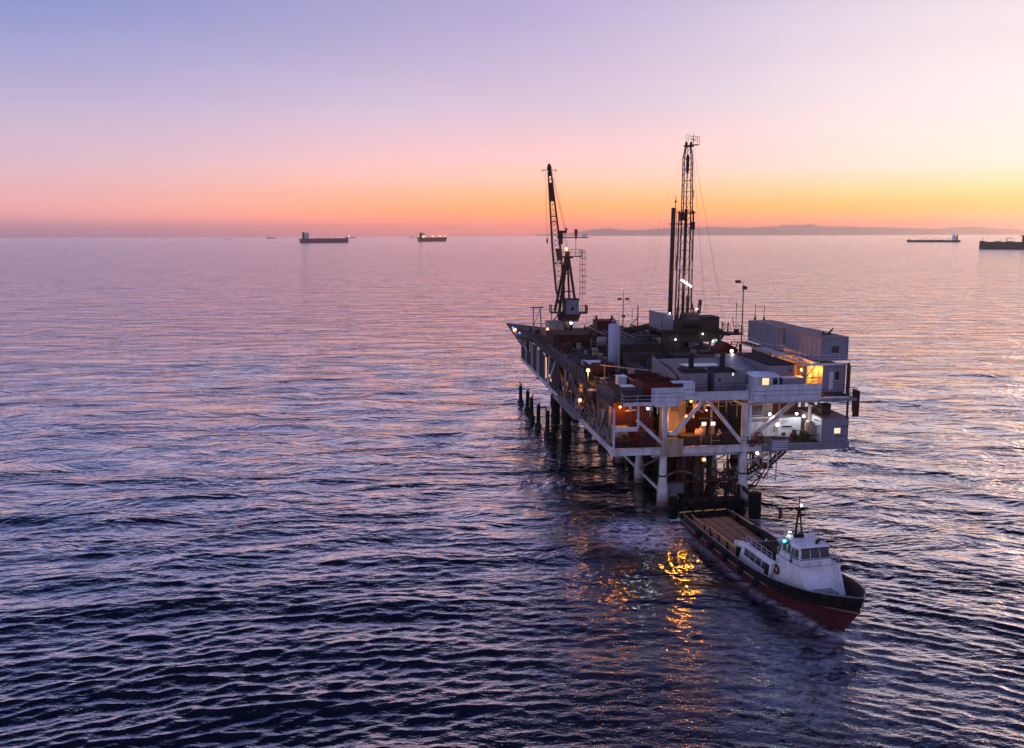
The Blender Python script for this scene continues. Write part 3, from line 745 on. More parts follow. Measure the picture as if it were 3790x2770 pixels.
# platform side pipes along the outer edge
for z, r in ((8.5, 0.12), (9.0, 0.09), (12.1, 0.14), (11.6, 0.08)):
    part('service_pipe', MB().tube((0.75, 4, z), (0.75, 60, z), r, n=8), 'pipe', True)
q = random.Random(21)
for i in range(30):
    u = q.uniform(4.0, 26); v = q.uniform(2.5, 7.0)
    if 17 < u: v = q.uniform(6, 9)
    z = q.uniform(11.3, 12.5); ln = q.uniform(2, 6)
    part('service_pipe', MB().path([(u, v, 12.7), (u, v, z), (u + ln, v + q.uniform(-.2, .2), z), (u + ln, v, 12.7 if i % 2 else LD1)], q.uniform(0.05, 0.13), 7), q.choice(('pipe', 'rust', 'tan', 'white')), True)
for i in range(14):
    u = q.uniform(3.6, 16); v = q.uniform(1.2, 4)
    part('hanger', MB().beam((u, v, 12.7), (u, v, q.uniform(10.6, 11.8)), 0.12), 'pipe')
for i in range(110):
    v = q.uniform(3, 46); u = q.uniform(0.7, 2.6)
    part('service_pipe', MB().path([(u, v, LD1), (u, v, q.uniform(9, 12)), (u + q.uniform(.4, 1.6), v + q.uniform(-1, 1), 11.8)], q.uniform(0.06, 0.16), 7), q.choice(('pipe', 'rust', 'tan', 'white')), True)

q = random.Random(91)
for i in range(46):       # sheets, lockers and cable trays along the open long side
    v = q.uniform(4, 44); z = q.choice((LD1, LD1, 9.5, 10.6)); h = q.uniform(.6, 2.2)
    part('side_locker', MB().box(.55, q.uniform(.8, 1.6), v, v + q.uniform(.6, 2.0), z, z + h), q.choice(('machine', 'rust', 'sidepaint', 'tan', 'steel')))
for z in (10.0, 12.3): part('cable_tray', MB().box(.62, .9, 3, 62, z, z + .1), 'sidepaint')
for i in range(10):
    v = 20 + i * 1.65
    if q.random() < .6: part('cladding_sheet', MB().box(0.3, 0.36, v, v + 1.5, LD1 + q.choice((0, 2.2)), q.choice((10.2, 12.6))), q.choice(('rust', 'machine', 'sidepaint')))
# far-end overhanging wing deck
part('wing_deck', MB().hexa([(-2.6, 70, 13.1), (0.1, 66, 12.8), (6.5, 84, 12.9), (-1.5, 96, 13.35), (-2.6, 70, 13.4), (0.1, 66, 13.4), (6.5, 84, 13.5), (-1.5, 96, 13.55)]), 'machine')
part('wing_brace', MB().beam((0.1, 72, 10), (-1.8, 73, 13.1), 0.25).beam((0.1, 80, 10), (-1.8, 82, 13.1), 0.25).beam((1.5, 82, 8), (-0.8, 91, 13.2), 0.25), 'white')

# ------------------------------------------------------------------ containers and houses on the upper deck
def sub(parent, name, mb, mat, smooth=False, label=None, kind=None):
    o = mb.build(name, mat, parent, smooth=smooth, kind=kind)
    if label: o['label'] = label
    return o

def container(name, label, cat, u0, u1, v0, v1, z0, z1, mat='box', roof='boxroof', group=None, ribs_side=9, window=None, door=None, near_ribs=0):
    t = thing(name, label, cat, ((u0 + u1) / 2, (v0 + v1) / 2, z0), group=group)
    sub(t, 'body', MB().box(u0 + 0.06, u1 - 0.06, v0 + 0.06, v1 - 0.06, z0 + 0.1, z1 - 0.08), mat)
    sub(t, 'roof', MB().slab((u0, v0, z1 - 0.02), (u1, v0, z1 - 0.02), (u1, v1, z1), (u0, v1, z1), 0.1), roof)
    for u in (u0, u1):
        for v in (v0, v1):
            su = 0.12 if u == u0 else -0.12; sv = 0.12 if v == v0 else -0.12
            sub(t, 'corner_post', MB().box(min(u, u + su), max(u, u + su), min(v, v + sv), max(v, v + sv), z0, z1 - 0.1), mat)
    for u in (u0, u1):
        su = 0.1 if u == u0 else -0.1
        sub(t, 'bottom_rail', MB().box(min(u, u + su), max(u, u + su), v0 + 0.12, v1 - 0.12, z0, z0 + 0.16), 'grey')
    for v in (v0, v1):
        sv = 0.1 if v == v0 else -0.1
        sub(t, 'bottom_rail', MB().box(u0 + 0.12, u1 - 0.12, min(v, v + sv), max(v, v + sv), z0, z0 + 0.16), 'grey')
    for i in range(ribs_side):
        v = v0 + (v1 - v0) * (i + 1) / (ribs_side + 1)
        sub(t, 'rib', MB().box(u0 + 0.015, u0 + 0.06, v - 0.06, v + 0.06, z0 + 0.16, z1 - 0.12), mat)
    for i in range(near_ribs):
        u = u0 + (u1 - u0) * (i + 1) / (near_ribs + 1)
        sub(t, 'rib', MB().box(u - 0.05, u + 0.05, v0 + 0.015, v0 + 0.06, z0 + 0.16, z1 - 0.12), mat)
    for (k, a, b, c, d, mt) in (window or []):
        f = sub(t, 'window', MB().box(a - 0.07, b + 0.07, v0 - 0.02, v0 + 0.06, c - 0.07, d + 0.07), 'grey')
        sub(f, 'pane', MB().box(a, b, v0 - 0.035, v0 - 0.02, c, d), mt)
        sub(f, 'sill', MB().box(a - 0.12, b + 0.12, v0 - 0.1, v0 - 0.02, c - 0.13, c - 0.07), 'panel')
    for (a, b, c, d, mt) in (door or []):
        dd = sub(t, 'door', MB().box(a, b, v0 - 0.02, v0 + 0.06, c, d), mt)
        sub(dd, 'handle', MB().box(b - 0.18, b - 0.1, v0 - 0.06, v0 - 0.02, c + 0.95, c + 1.1), 'steel')
    return t

container('office_container', 'grey office container on the upper level, near one with a dark window', 'container', 26.6, 30.2, 1.9, 12.3, 17.55, 20.5, window=[(0, 28.0, 28.95, 18.55, 19.35, 'glass')], ribs_side=7)
container('office_container', 'ribbed grey container behind the near office container on the upper level', 'container', 26.2, 29.9, 12.5, 24.2, 17.5, 20.5, ribs_side=11)
container('office_container', 'grey container under the upper office container, with a pale door beside a dark window', 'container', 26.9, 29.9, 1.7, 13.0, 13.6, 17.0, window=[(0, 28.55, 29.0, 15.2, 16.2, 'glass')], door=[(27.75, 28.3, 14.0, 16.2, 'panel')], ribs_side=8)
container('storage_container', 'dark weathered container in the lower row behind the orange lit passage', 'container', 26.8, 29.8, 13.4, 24, 13.6, 16.9, mat='grey', ribs_side=6)
mc = container('office_container', 'blue grey container with a dark roof beside the orange lit passage', 'container', 20.75, 24.1, 3.6, 14.6, 13.6, 16.95, roof='darkroof', ribs_side=8, window=[(0, 22.3, 22.75, 15.0, 15.55, 'glass')])
sub(mc, 'roof_edge', MB().box(20.65, 24.2, 3.5, 14.7, 16.95, 17.03), 'darkroof')
sub(mc, 'vent', MB().box(23.4, 23.7, 3.5, 3.6, 16.1, 16.3), 'glass')
# frame carrying the upper containers and the lit passage
fr_ = thing('container_frame', 'steel frame and walkway carrying the upper row of containers', 'steel frame', (26, 10, 13.6))
sub(fr_, 'floor_beam', MB().box(24.5, 30.3, 1.4, 1.65, 17.05, 17.3), 'panel')
sub(fr_, 'floor_beam', MB().box(24.5, 26.4, 10.9, 11.1, 17.05, 17.3), 'panel')
sub(fr_, 'floor_beam', MB().box(25.0, 25.2, 1.65, 24, 17.05, 17.3), 'panel')
sub(fr_, 'walkway_plate', MB().box(26.0, 26.55, 1.65, 9.2, 17.3, 17.36), 'panel')
sub(fr_, 'walkway_plate', MB().box(24.2, 26.15, 11.2, 17.5, 17.3, 17.36), 'panel')
sub(fr_, 'walkway_plate', MB().box(24.9, 26.15, 17.5, 24.3, 17.3, 17.36), 'steel')
sub(fr_, 'post', MB().box(24.55, 24.8, 1.7, 1.95, 13.6, 17.05), 'grey')
sub(fr_, 'post', MB().box(29.95, 30.2, 1.3, 1.55, 13.3, 17.3), 'mast')
for v in (14, 19, 24): sub(fr_, 'post', MB().box(24.9, 25.1, v, v + 0.2, 13.6, 17.05), 'steel')
for a, b in (((24.7, 1.85, 15.4), (25.9, 1.75, 17.0)), ((24.7, 1.85, 15.4), (24.65, 4.4, 17.0)), ((24.65, 4.6, 15.4), (24.65, 2.0, 15.4)), ((24.7, 1.85, 15.5), (26.9, 1.85, 15.5))):
    sub(fr_, 'knee_brace', MB().beam(a, b, 0.11), 'grey')
sub(fr_, 'handrail', MB().rail([(24.25, 17.4, 17.36), (24.25, 11.3, 17.36), (25.9, 10.9, 17.36)], 1.05, 1.5), 'panel', kind='stuff')
sub(fr_, 'handrail', MB().rail([(25.0, 24.2, 17.36), (24.95, 17.5, 17.36)], 1.05, 1.5), 'panel', kind='stuff')
sub(fr_, 'handrail', MB().rail([(25.05, 8.8, 17.36), (25.05, 1.75, 17.36), (30.2, 1.45, 17.36)], 0.9, 1.4), 'panel', kind='stuff')
sub(fr_, 'fascia_strip', MB().box(24.1, 24.2, 11.2, 17.5, 17.15, 17.45), 'tan')
for i in range(8):
    sub(fr_, 'tread', MB().box(24.1 + .0, 25.0, 25.0 + i * 0.33, 25.25 + i * 0.33, 17.2 - i * 0.45, 17.26 - i * 0.45), 'steel')
sub(fr_, 'stringer', MB().beam((24.05, 24.9, 17.3), (24.05, 27.8, 13.6), 0.06, 0.25), 'mast')
sub(fr_, 'stringer', MB().beam((25.05, 24.9, 17.3), (25.05, 27.8, 13.6), 0.06, 0.25), 'mast')
for a, b in ((24.3, 4.5), (24.3, 7.5)):
    sub(fr_, 'passage_door', MB().box(26.84, 26.89, b, b + 1.0, 13.7, 15.9), 'tan')
sub(fr_, 'passage_wall', MB().box(24.2, 26.85, 8.6, 8.7, 13.6, 17.0), 'tan')

# small hut with the lit window
hut = thing('deck_hut', 'small pale hut with a warm lit window behind the wind wall', 'hut', (19.4, 2.4, 13.6))
sub(hut, 'wall', MB().box(17.8, 21.0, 1.0, 1.08, 13.6, 15.9), 'panel')
sub(hut, 'wall', MB().box(17.8, 17.88, 1.08, 3.9, 13.6, 15.95), 'panel')
sub(hut, 'wall', MB().box(20.92, 21.0, 1.08, 3.9, 13.6, 15.95), 'panel')
sub(hut, 'wall', MB().box(17.88, 20.92, 3.82, 3.9, 13.6, 15.98), 'panel')
sub(hut, 'roof', MB().slab((17.6, 0.75, 15.95), (21.2, 0.75, 15.95), (21.2, 4.1, 16.1), (17.6, 4.1, 16.1), 0.09), 'whiteclean')
w_ = sub(hut, 'window', MB().box(18.75, 19.75, 0.94, 1.0, 14.1, 15.8), 'grey'); sub(w_, 'pane', MB().box(18.82, 19.68, 0.91, 0.94, 14.15, 15.74), 'winwarm')
w_ = sub(hut, 'doorway', MB().box(20.2, 20.8, 0.94, 1.0, 13.7, 15.7), 'glass')
cab_ = thing('junction_cabinet', 'pale grey cabinet standing between the small hut and the passage', 'cabinet', (22.6, 1.6, 13.6))
sub(cab_, 'body', MB().box(21.6, 24.2, 1.2, 2.4, 13.6, 15.6), 'box'); sub(cab_, 'lid', MB().box(21.55, 24.25, 1.15, 2.45, 15.6, 15.68), 'panel')

# generator house: long grey block with two enclosures, hoods and exhaust elbows
gh = thing('generator_house', 'long grey generator house with two dark hoods and exhaust elbows', 'generator house', (13, 8, 13.6))
sub(gh, 'body', MB().box(9.6, 17.5, 6.2, 14.6, 13.6, 16.2), 'grey')
sub(gh, 'side_wall', MB().slab((9.0, 14.8, 13.6), (9.0, 4.2, 13.6), (9.0, 4.2, 15.7), (9.0, 14.8, 16.8), 0.1), 'box')
sub(gh, 'roof', MB().slab((9.6, 6.2, 16.25), (17.5, 6.2, 16.25), (17.5, 14.6, 16.4), (9.6, 14.6, 16.4), 0.08), 'boxroof')
for i, (u0, u1) in enumerate(((9.4, 12.5), (13.4, 16.1))):
    e = sub(gh, 'enclosure', MB().box(u0, u1, 2.6, 6.15, 13.7, 16.3), 'box')
    sub(e, 'panel', MB().box(u0 + 0.2, u0 + (u1 - u0) * 0.48, 2.55, 2.6, 13.95, 16.0), 'box')
    sub(e, 'panel', MB().box(u0 + (u1 - u0) * 0.53, u1 - 0.2, 2.55, 2.6, 13.95, 16.0), 'grey')
    sub(e, 'louver', MB().box(u0 + 0.45, u0 + 0.8, 2.5, 2.55, 15.2, 15.6), 'glass')
    hd = sub(gh, 'hood', MB().hexa([(u0 - 0.15, 2.45, 16.3), (u1 + 0.25, 2.45, 16.3), (u1 + 0.1, 5.2, 16.35), (u0 - 0.1, 5.2, 16.35), (u0 + 0.25, 3.0, 16.75), (u1 - 0.35, 3.0, 16.75), (u1 - 0.4, 5.0, 16.75), (u0 + 0.3, 5.0, 16.75)]), 'darkroof')
    el = MB(); c0 = (u0 + 1.5, 4.2)
    pts = [(c0[0], c0[1], 16.7), (c0[0], c0[1], 17.3), (c0[0] + 0.02, c0[1] + 0.1, 17.7), (c0[0] + 0.2, c0[1] + 0.5, 18.0), (c0[0] + 0.45, c0[1] + 1.1, 18.1)]
    sub(hd, 'exhaust_elbow', el.path(pts, 0.34, 10), 'darkroof', True)
    sub(gh, 'roof_hatch', MB().box(u0 + 1.9, u1 - 0.1, 5.6, 6.1, 16.4, 16.5), 'whiteclean')
sub(gh, 'roof_sheet', MB().slab((11.3, 7.0, 16.45), (15.5, 7.0, 16.45), (15.8, 9.2, 16.5), (11.0, 9.2, 16.5), 0.06), 'whiteclean')
sub(gh, 'end_wall', MB().box(16.2, 17.6, 2.9, 6.1, 13.6, 16.5), 'grey')
f = sub(gh, 'window', MB().box(15.55, 15.82, 2.48, 2.55, 15.85, 16.25), 'grey'); sub(f, 'pane', MB().box(15.58, 15.79, 2.46, 2.48, 15.88, 16.22), 'winwarm')
sub(gh, 'front_rail', MB().rail([(9.6, 1.9, 13.6), (17.3, 1.9, 13.6)], 1.0, 1.9), 'steel', kind='stuff')
wd = thing('wedge_housing', 'long blue grey housing with a sloping top between the generator house and blue container', 'housing', (19, 8, 13.6))
sub(wd, 'body', MB().hexa([(17.75, 4.6, 13.6), (20.6, 4.6, 13.6), (20.6, 14.8, 13.6), (17.75, 14.8, 13.6), (17.75, 4.6, 15.6), (20.6, 4.6, 15.5), (20.6, 14.8, 16.9), (17.75, 14.8, 16.9)]), 'box')
for i in range(5): sub(wd, 'seam', MB().box(17.7, 17.75, 6 + i * 1.9, 6.08 + i * 1.9, 13.6, 15.6 + i * 0.2), 'grey')
fl_ = thing('work_light', 'small bright floodlight at the foot of the steel stair by the red shed', 'lamp', (20.4, 15.6, 16.9))
sub(fl_, 'lamp_head', MB().box(20.2, 20.6, 15.4, 15.6, 17.0, 17.35), 'shade'); sub(fl_, 'lens', MB().box(20.24, 20.56, 15.37, 15.4, 17.03, 17.32), 'lampwhite')
lamp_light('work_light_source', (20.4, 15.0, 17.2), fl_, WARM, 30)

# tall white vertical vessel
vs_ = thing('vertical_vessel', 'tall white cylindrical vessel standing upright on the deck', 'tank', (5.5, 22.6, 13.55))
vz = 20.45
sub(vs_, 'shell', MB().lathe([(0.76, 13.9), (0.76, vz - 0.25), (0.70, vz - 0.1), (0.45, vz + 0.02), (0.1, vz + 0.05)], (5.5, 22.6, 0), 26), 'vessel', True)
sub(vs_, 'skirt', MB().lathe([(0.82, 13.55), (0.82, 13.62), (0.74, 13.64), (0.74, 13.9)], (5.5, 22.6, 0), 22), 'grey', True)
sub(vs_, 'nozzle', MB().lathe([(0.2, vz), (0.2, vz + 0.35), (0.34, vz + 0.37), (0.34, vz + 0.5), (0.2, vz + 0.52), (0.2, vz + 0.75)], (5.5, 22.6, 0), 12), 'pipe', True)
sub(vs_, 'ladder', MB().beam((6.1, 22.1, 13.6), (6.1, 22.1, vz), 0.05).beam((6.35, 22.35, 13.6), (6.35, 22.35, vz), 0.05), 'whiteclean', kind='stuff')

# ------------------------------------------------------------------ deck machinery
def skid(name, label, cat, u0, u1, v0, v1, z1, mat='machine', top='machine', z0=13.6, kind='box', group=None):
    t = thing(name, label, cat, ((u0 + u1) / 2, (v0 + v1) / 2, z0), group=group)
    sub(t, 'skid_beam', MB().box(u0, u1, v0, v0 + 0.15, z0, z0 + 0.18), 'steel'); sub(t, 'skid_beam', MB().box(u0, u1, v1 - 0.15, v1, z0, z0 + 0.18), 'steel')
    if kind == 'box':
        sub(t, 'body', MB().box(u0 + 0.05, u1 - 0.05, v0 + 0.05, v1 - 0.05, z0 + 0.18, z1 - 0.06), mat)
        sub(t, 'lid', MB().box(u0, u1, v0, v1, z1 - 0.06, z1), top)
        n = max(2, int((u1 - u0) / 0.9))
        for i in range(n + 1):
            u = u0 + 0.1 + (u1 - u0 - 0.2) * i / n
            sub(t, 'stiffener', MB().box(u - 0.04, u + 0.04, v0, v0 + 0.05, z0 + 0.18, z1 - 0.06), mat)
    elif kind == 'tank':
        cy = (v0 + v1) / 2; r = min(v1 - v0, z1 - z0 - 0.3) / 2; cz = z1 - r
        sub(t, 'shell', MB().tube((u0 + 0.2, cy, cz), (u1 - 0.2, cy, cz), r, n=20), mat, True)
        for u in (u0 + 0.2, u1 - 0.2): sub(t, 'end_cap', MB().ball((u, cy, cz), r, 16, 8, (0.35, 1, 1)), mat, True)
        for u in (u0 + (u1 - u0) * .25, u0 + (u1 - u0) * .75): sub(t, 'saddle', MB().box(u - .12, u + .12, cy - r * .8, cy + r * .8, z0 + .18, cz - r * .5), 'steel')
        sub(t, 'manway', MB().tube(((u0 + u1) / 2, cy, cz + r - .05), ((u0 + u1) / 2, cy, cz + r + .3), 0.28, n=12), 'steel', True)
    elif kind == 'open':
        w = 0.08
        sub(t, 'floor', MB().box(u0, u1, v0, v1, z0 + .18, z0 + .28), mat)
        sub(t, 'side', MB().box(u0, u1, v0, v0 + w, z0 + .28, z1), mat); sub(t, 'side', MB().box(u0, u1, v1 - w, v1, z0 + .28, z1), mat)
        sub(t, 'side', MB().box(u0, u0 + w, v0 + w, v1 - w, z0 + .28, z1), mat); sub(t, 'side', MB().box(u1 - w, u1, v0 + w, v1 - w, z0 + .28, z1), mat)
        sub(t, 'rim', MB().box(u0 - .05, u1 + .05, v0 - .05, v0, z1 - .15, z1), top); sub(t, 'rim', MB().box(u0 - .05, u0, v0, v1, z1 - .15, z1), top)
    return t
skid('mud_tank', 'long red brown steel skid box around the foot of the crane', 'skid box', 1.3, 7.9, 49.6, 57.6, 15.9, 'rust', 'rust')
skid('equipment_box', 'pale dusty box beside the far end of the crane skid', 'box', 3.0, 5.9, 64, 69, 16.6, 'tan', 'boxroof')
skid('mud_tank', 'big dark tank box in the middle of the deck behind the vertical vessel', 'tank', 8.0, 14.5, 29, 38.5, 16.6, 'steel', 'darkroof')
skid('mud_tank', 'dark tank box standing nearer than the big dark tank', 'tank', 8.3, 13.6, 24.6, 28.6, 15.6, 'machine', 'darkroof')
skid('mud_tank', 'low dark tank box between the vertical vessel and generator house', 'tank', 6.8, 8.7, 15, 22, 14.9, 'machine', 'deck')
skid('steel_basket', 'open red brown steel basket with a pale rim near the front edge', 'basket', 4.3, 8.8, 6.8, 12.0, 14.9, 'redbrown', 'tan', kind='open')
skid('steel_basket', 'dark rusty open basket right behind the left wind wall', 'basket', 4.3, 8.7, 2.2, 6.2, 15.3, 'redbrown', 'rust', kind='open')
skid('tool_box', 'pale box with a white top beside the vertical vessel foot', 'box', 3.0, 4.2, 9.5, 11.2, 14.9, 'panel', 'whiteclean')
skid('chemical_tank', 'rust brown horizontal tank near the orange post lamp', 'tank', 1.2, 4.4, 16.4, 19.2, 15.6, 'rust', kind='tank')
skid('tote_bin', 'white topped bin at the deck corner by the walkway', 'bin', 2.2, 3.9, 4.2, 5.8, 14.5, 'grey', 'whiteclean')
skid('pump_skid', 'dark pump skid at the near left corner of the upper deck', 'pump skid', 1.5, 4.0, 1.0, 3.4, 14.6, 'machine', 'steel')
skid('tool_box', 'brown flat topped box left of the vertical vessel', 'box', 1.6, 4.2, 20.4, 24.4, 15.0, 'rust', 'panel')
skid('equipment_box', 'red brown block with two horns on top, right of the crane', 'equipment block', 11.8, 15.6, 62, 66, 17.0, 'redbrown', 'redbrown')
skid('fuel_tank', 'grey horizontal tank half hidden behind the vertical vessel', 'tank', 8.8, 12.2, 47, 49.6, 15.6, 'pipe', kind='tank')
skid('equipment_box', 'dark low box in front of the drilling rig substructure', 'box', 15.2, 19.0, 24, 28, 15.4, 'machine', 'deck')
skid('equipment_box', 'red brown box under the rig floor next to the grey strut', 'box', 19.4, 21.6, 24, 27, 15.9, 'redbrown', 'machine')
skid('pump_skid', 'dark pump skid behind the generator house roof', 'pump skid', 10.5, 15.0, 16, 22.5, 15.2, 'machine', 'steel')
skid('pump_skid', 'brown pump skid next to the red shed', 'pump skid', 17.0, 20.4, 18.5, 22.5, 15.8, 'rust', 'machine')
hb = bpy.data.objects['equipment_box.001']
for u in (12.1, 15.1): sub(hb, 'horn', MB().hexa([(u - .25, 63.5, 17), (u + .25, 63.5, 17), (u + .25, 64.1, 17), (u - .25, 64.1, 17), (u - .15, 63.6, 17.9), (u + .05, 63.6, 17.9), (u + .05, 64, 17.9), (u - .15, 64, 17.9)]), 'redbrown')
# red shed
rs = thing('red_shed', 'red brown shed with a peaked roof by the steel stair', 'shed', (22.5, 24, 13.6))
sub(rs, 'wall', MB().box(20.9, 24.0, 22.2, 25.0, 13.6, 16.4), 'redbrown')
sub(rs, 'roof', MB().add([(20.8, 22.1, 16.4), (24.1, 22.1, 16.4), (24.1, 25.1, 16.4), (20.8, 25.1, 16.4), (22.3, 22.1, 17.5), (22.3, 25.1, 17.5)], [(0, 3, 2, 1), (0, 1, 4), (3, 5, 2), (0, 4, 5, 3), (1, 2, 5, 4)]), 'redbrown')
# pipe rack with pipes, and a long white boom lying across the deck
rk = thing('pipe_rack', 'long sloping pipe rack running along the deck towards the rig', 'pipe rack', (14, 55, 13.6))
for i, v in enumerate((44, 50, 56, 62, 68)):
    sub(rk, 'bent', MB().box(10.5, 18.4, v, v + 0.3, 14.9, 15.2), 'steel')
    for u in (10.6, 14.4, 18.2): sub(rk, 'post', MB().box(u - .12, u + .12, v, v + .3, 13.6, 14.9), 'steel')
for i in range(22):
    u = 10.8 + i * 0.34
    sub(rk, 'drill_pipe', MB().tube((u, 43.2 + (i * 7 % 5) * .4, 15.3), (u, 69.4 - (i * 5 % 7) * .3, 15.3), 0.11, n=7), ('rust', 'steel', 'pipe', 'machine')[i % 4], True)
wb = thing('pipe_walk', 'dark pipe ramp rising from the rack to the rig floor', 'ramp', (17, 44, 15))
sub(wb, 'ramp', MB().beam((17.0, 60, 15.2), (17.6, 41.5, 18.2), 1.1, 0.5), 'steel')
sub(wb, 'ramp_edge', MB().beam((16.4, 60, 15.5), (17.0, 41.5, 18.55), 0.12, 0.3), 'rust'); sub(wb, 'ramp_edge', MB().beam((17.6, 60, 15.5), (18.2, 41.5, 18.55), 0.12, 0.3), 'rust')
lb = thing('long_pole', 'long pale pole lying across the deck in front of the vertical vessel', 'pole', (6, 13, 15.5))
sub(lb, 'pole', MB().tube((1.7, 14.6, 15.75), (9.1, 7.4, 15.6), 0.075, n=8), 'tan', True)
sub(lb, 'stand', MB().box(2.2, 2.3, 14.0, 14.1, 13.6, 15.7).box(2.1, 2.4, 13.9, 14.2, 13.6, 13.65), 'pipe'); sub(lb, 'stand', MB().box(8.75, 8.85, 7.65, 7.75, 13.6, 15.5), 'pipe')
q = random.Random(31)
# drums, hose reels and bollards scattered between the machinery
names = ['blue grey drum by the vertical vessel', 'rusty drum next to the open steel basket', 'dark drum behind the left wind wall', 'pale drum beside the generator house side wall', 'rusty drum between the two dark tank boxes',
         'dark drum at the foot of the orange post lamp', 'pale drum by the red shed', 'dark drum near the deck edge rail']
for (u, v), lb_, mt_ in zip(((6.8, 13.6), (9.0, 12.6), (8.95, 1.2), (8.6, 13.2), (8.0, 28.8), (0.9, 12.2), (20.3, 17.2), (0.9, 26)), names, ('box', 'rust', 'steel', 'panel', 'rust', 'steel', 'panel', 'steel')):
    t = thing('oil_drum', lb_, 'drum', (u, v, 13.55), group='steel drums on the upper deck')
    sub(t, 'barrel', MB().lathe([(0.3, 13.57), (0.31, 13.85), (0.3, 14.15), (0.3, 14.45)], (u, v, 0), 14), mt_, True); sub(t, 'rim', MB().lathe([(0.32, 14.42), (0.32, 14.48)], (u, v, 0), 14), 'steel', True)
# loose pipework over the deck, part of the platform
for i in range(70):
    u = q.uniform(1, 19); v = q.uniform(8, 68); ln = q.uniform(2, 9)
    z = 13.7 + q.uniform(0, .25)
    pts = [(u, v, z), (u, v + ln, z)] if q.random() < .6 else [(u, v, z), (u + ln * .5, v, z)]
    part('deck_pipe', MB().path(pts, q.uniform(.06, .14), 7), q.choice(('pipe', 'rust', 'steel', 'tan', 'machine')), True)
for i in range(150):
    u = q.uniform(1.2, 24); v = q.uniform(9, 80); s = q.uniform(.25, .85)
    part('valve_block', MB().box(u, u + s, v, v + s * 1.4, 13.56, 13.6 + s * q.uniform(.8, 2.2)), q.choice(('machine', 'rust', 'steel', 'machine', 'redbrown', 'tan', 'grey', 'pipe')))
for i in range(24):
    u = q.uniform(1, 24); v = q.uniform(14, 76); a_ = q.uniform(1.5, 5); e_ = (u + a_, v) if q.random() < .5 else (u, v + a_)
    part('deck_rail', MB().rail([(u, v, 13.56), (e_[0], e_[1], 13.56)], q.uniform(.9, 1.6), 1.2, .035), q.choice(('pipe', 'mast', 'tan', 'steel')))
for i in range(10):
    u = q.uniform(8, 20); v = q.uniform(70, 81)
    part('vent_post', MB().tube((u, v, 13.6), (u, v, q.uniform(15, 17.2)), 0.06, n=6), 'mast')

# ------------------------------------------------------------------ drilling rig
rg = thing('drilling_rig', 'tall lattice mast drilling rig standing on its raised floor', 'drilling rig', (20, 36, 13.6))
RZ = 18.3
sub(rg, 'rig_floor', MB().box(15.6, 25.4, 32.5, 41.0, RZ - 0.5, RZ), 'steel')
sub(rg, 'substructure_beam', MB().box(15.8, 25.2, 33.0, 33.4, 16.3, 17.75), 'machine')
sub(rg, 'substructure_beam', MB().box(15.8, 25.2, 40.2, 40.6, 16.3, 17.75), 'machine')
for u in (16, 19.2, 22.2, 24.8):
    for v in (33.2, 40.4): sub(rg, 'substructure_leg', MB().box(u - .2, u + .2, v - .18, v + .18, 13.6, 16.3), 'steel')
sub(rg, 'substructure_panel', MB().box(16.3, 19.0, 33.1, 33.2, 13.6, 16.3), 'machine'); sub(rg, 'substructure_panel', MB().box(19.6, 22.0, 33.35, 33.45, 13.6, 15.4), 'machine')
sub(rg, 'strut', MB().beam((26.4, 35.0, 17.0), (21.6, 30.0, 13.7), 0.35), 'pipe')
sub(rg, 'strut', MB().beam((26.5, 40.0, 17.0), (25.0, 38.0, 13.7), 0.3), 'pipe')
# wind walls and doghouse
for i in range(5):
    sub(rg, 'windwall_sheet', MB().box(15.75 + i * .36, 16.08 + i * .36, 33.0, 33.08, RZ, 20.9 - i * .04), 'box')
sub(rg, 'windwall_sheet', MB().box(15.6, 15.7, 33.1, 40.0, RZ, 20.9), 'grey')
sub(rg, 'doghouse', MB().box(22.0, 25.0, 33.0, 37.0, RZ, 20.1), 'machine')
sub(rg, 'doghouse_roof', MB().box(21.9, 25.2, 32.9, 37.2, 20.1, 20.2), 'darkroof')
sub(rg, 'drawworks', MB().hexa([(18.8, 32.9, RZ), (22.0, 32.9, RZ), (22.0, 35.2, RZ), (18.8, 35.2, RZ), (19.2, 33.1, 20.6), (21.6, 33.1, 20.9), (21.6, 35.0, 20.9), (19.2, 35.0, 20.6)]), 'machine')
sub(rg, 'drawworks_drum', MB().tube((19.0, 32.8, 19.4), (21.8, 32.8, 19.4), 0.75, n=16), 'steel', True)
sub(rg, 'engine', MB().box(17.8, 19.0, 33.2, 35.6, RZ, 19.6), 'machine')
sub(rg, 'stack', MB().tube((21.7, 33.4, 20.7), (21.95, 33.4, 22.9), 0.3, n=12), 'mast', True)
sub(rg, 'floor_house', MB().box(16.0, 17.6, 36.0, 39.0, RZ, 20.6), 'panel')
sub(rg, 'side_platform', MB().box(25.4, 29.6, 34.4, 37.4, 17.1, 17.4), 'mast')
sub(rg, 'side_platform', MB().hexa([(25.0, 33, 17.3), (27.4, 34.4, 17.0), (27.4, 37.4, 17.0), (25.0, 40, 17.3), (25.0, 33, 18.3), (27.4, 34.4, 17.45), (27.4, 37.4, 17.45), (25.0, 40, 18.3)]), 'steel')
sub(rg, 'handrail', MB().rail([(25.3, 32.7, RZ), (27.4, 34.5, 17.5), (29.6, 34.5, 17.4), (29.6, 37.3, 17.4)], 1.15, 1.1, 0.035), 'mast', kind='stuff')
sub(rg, 'handrail', MB().rail([(15.6, 32.6, RZ), (11.6, 33.2, 17.4)], 1.1, 1.0, 0.035), 'mast', kind='stuff')
sub(rg, 'side_platform', MB().box(11.6, 15.6, 33.0, 35.0, 17.2, 17.4), 'steel')
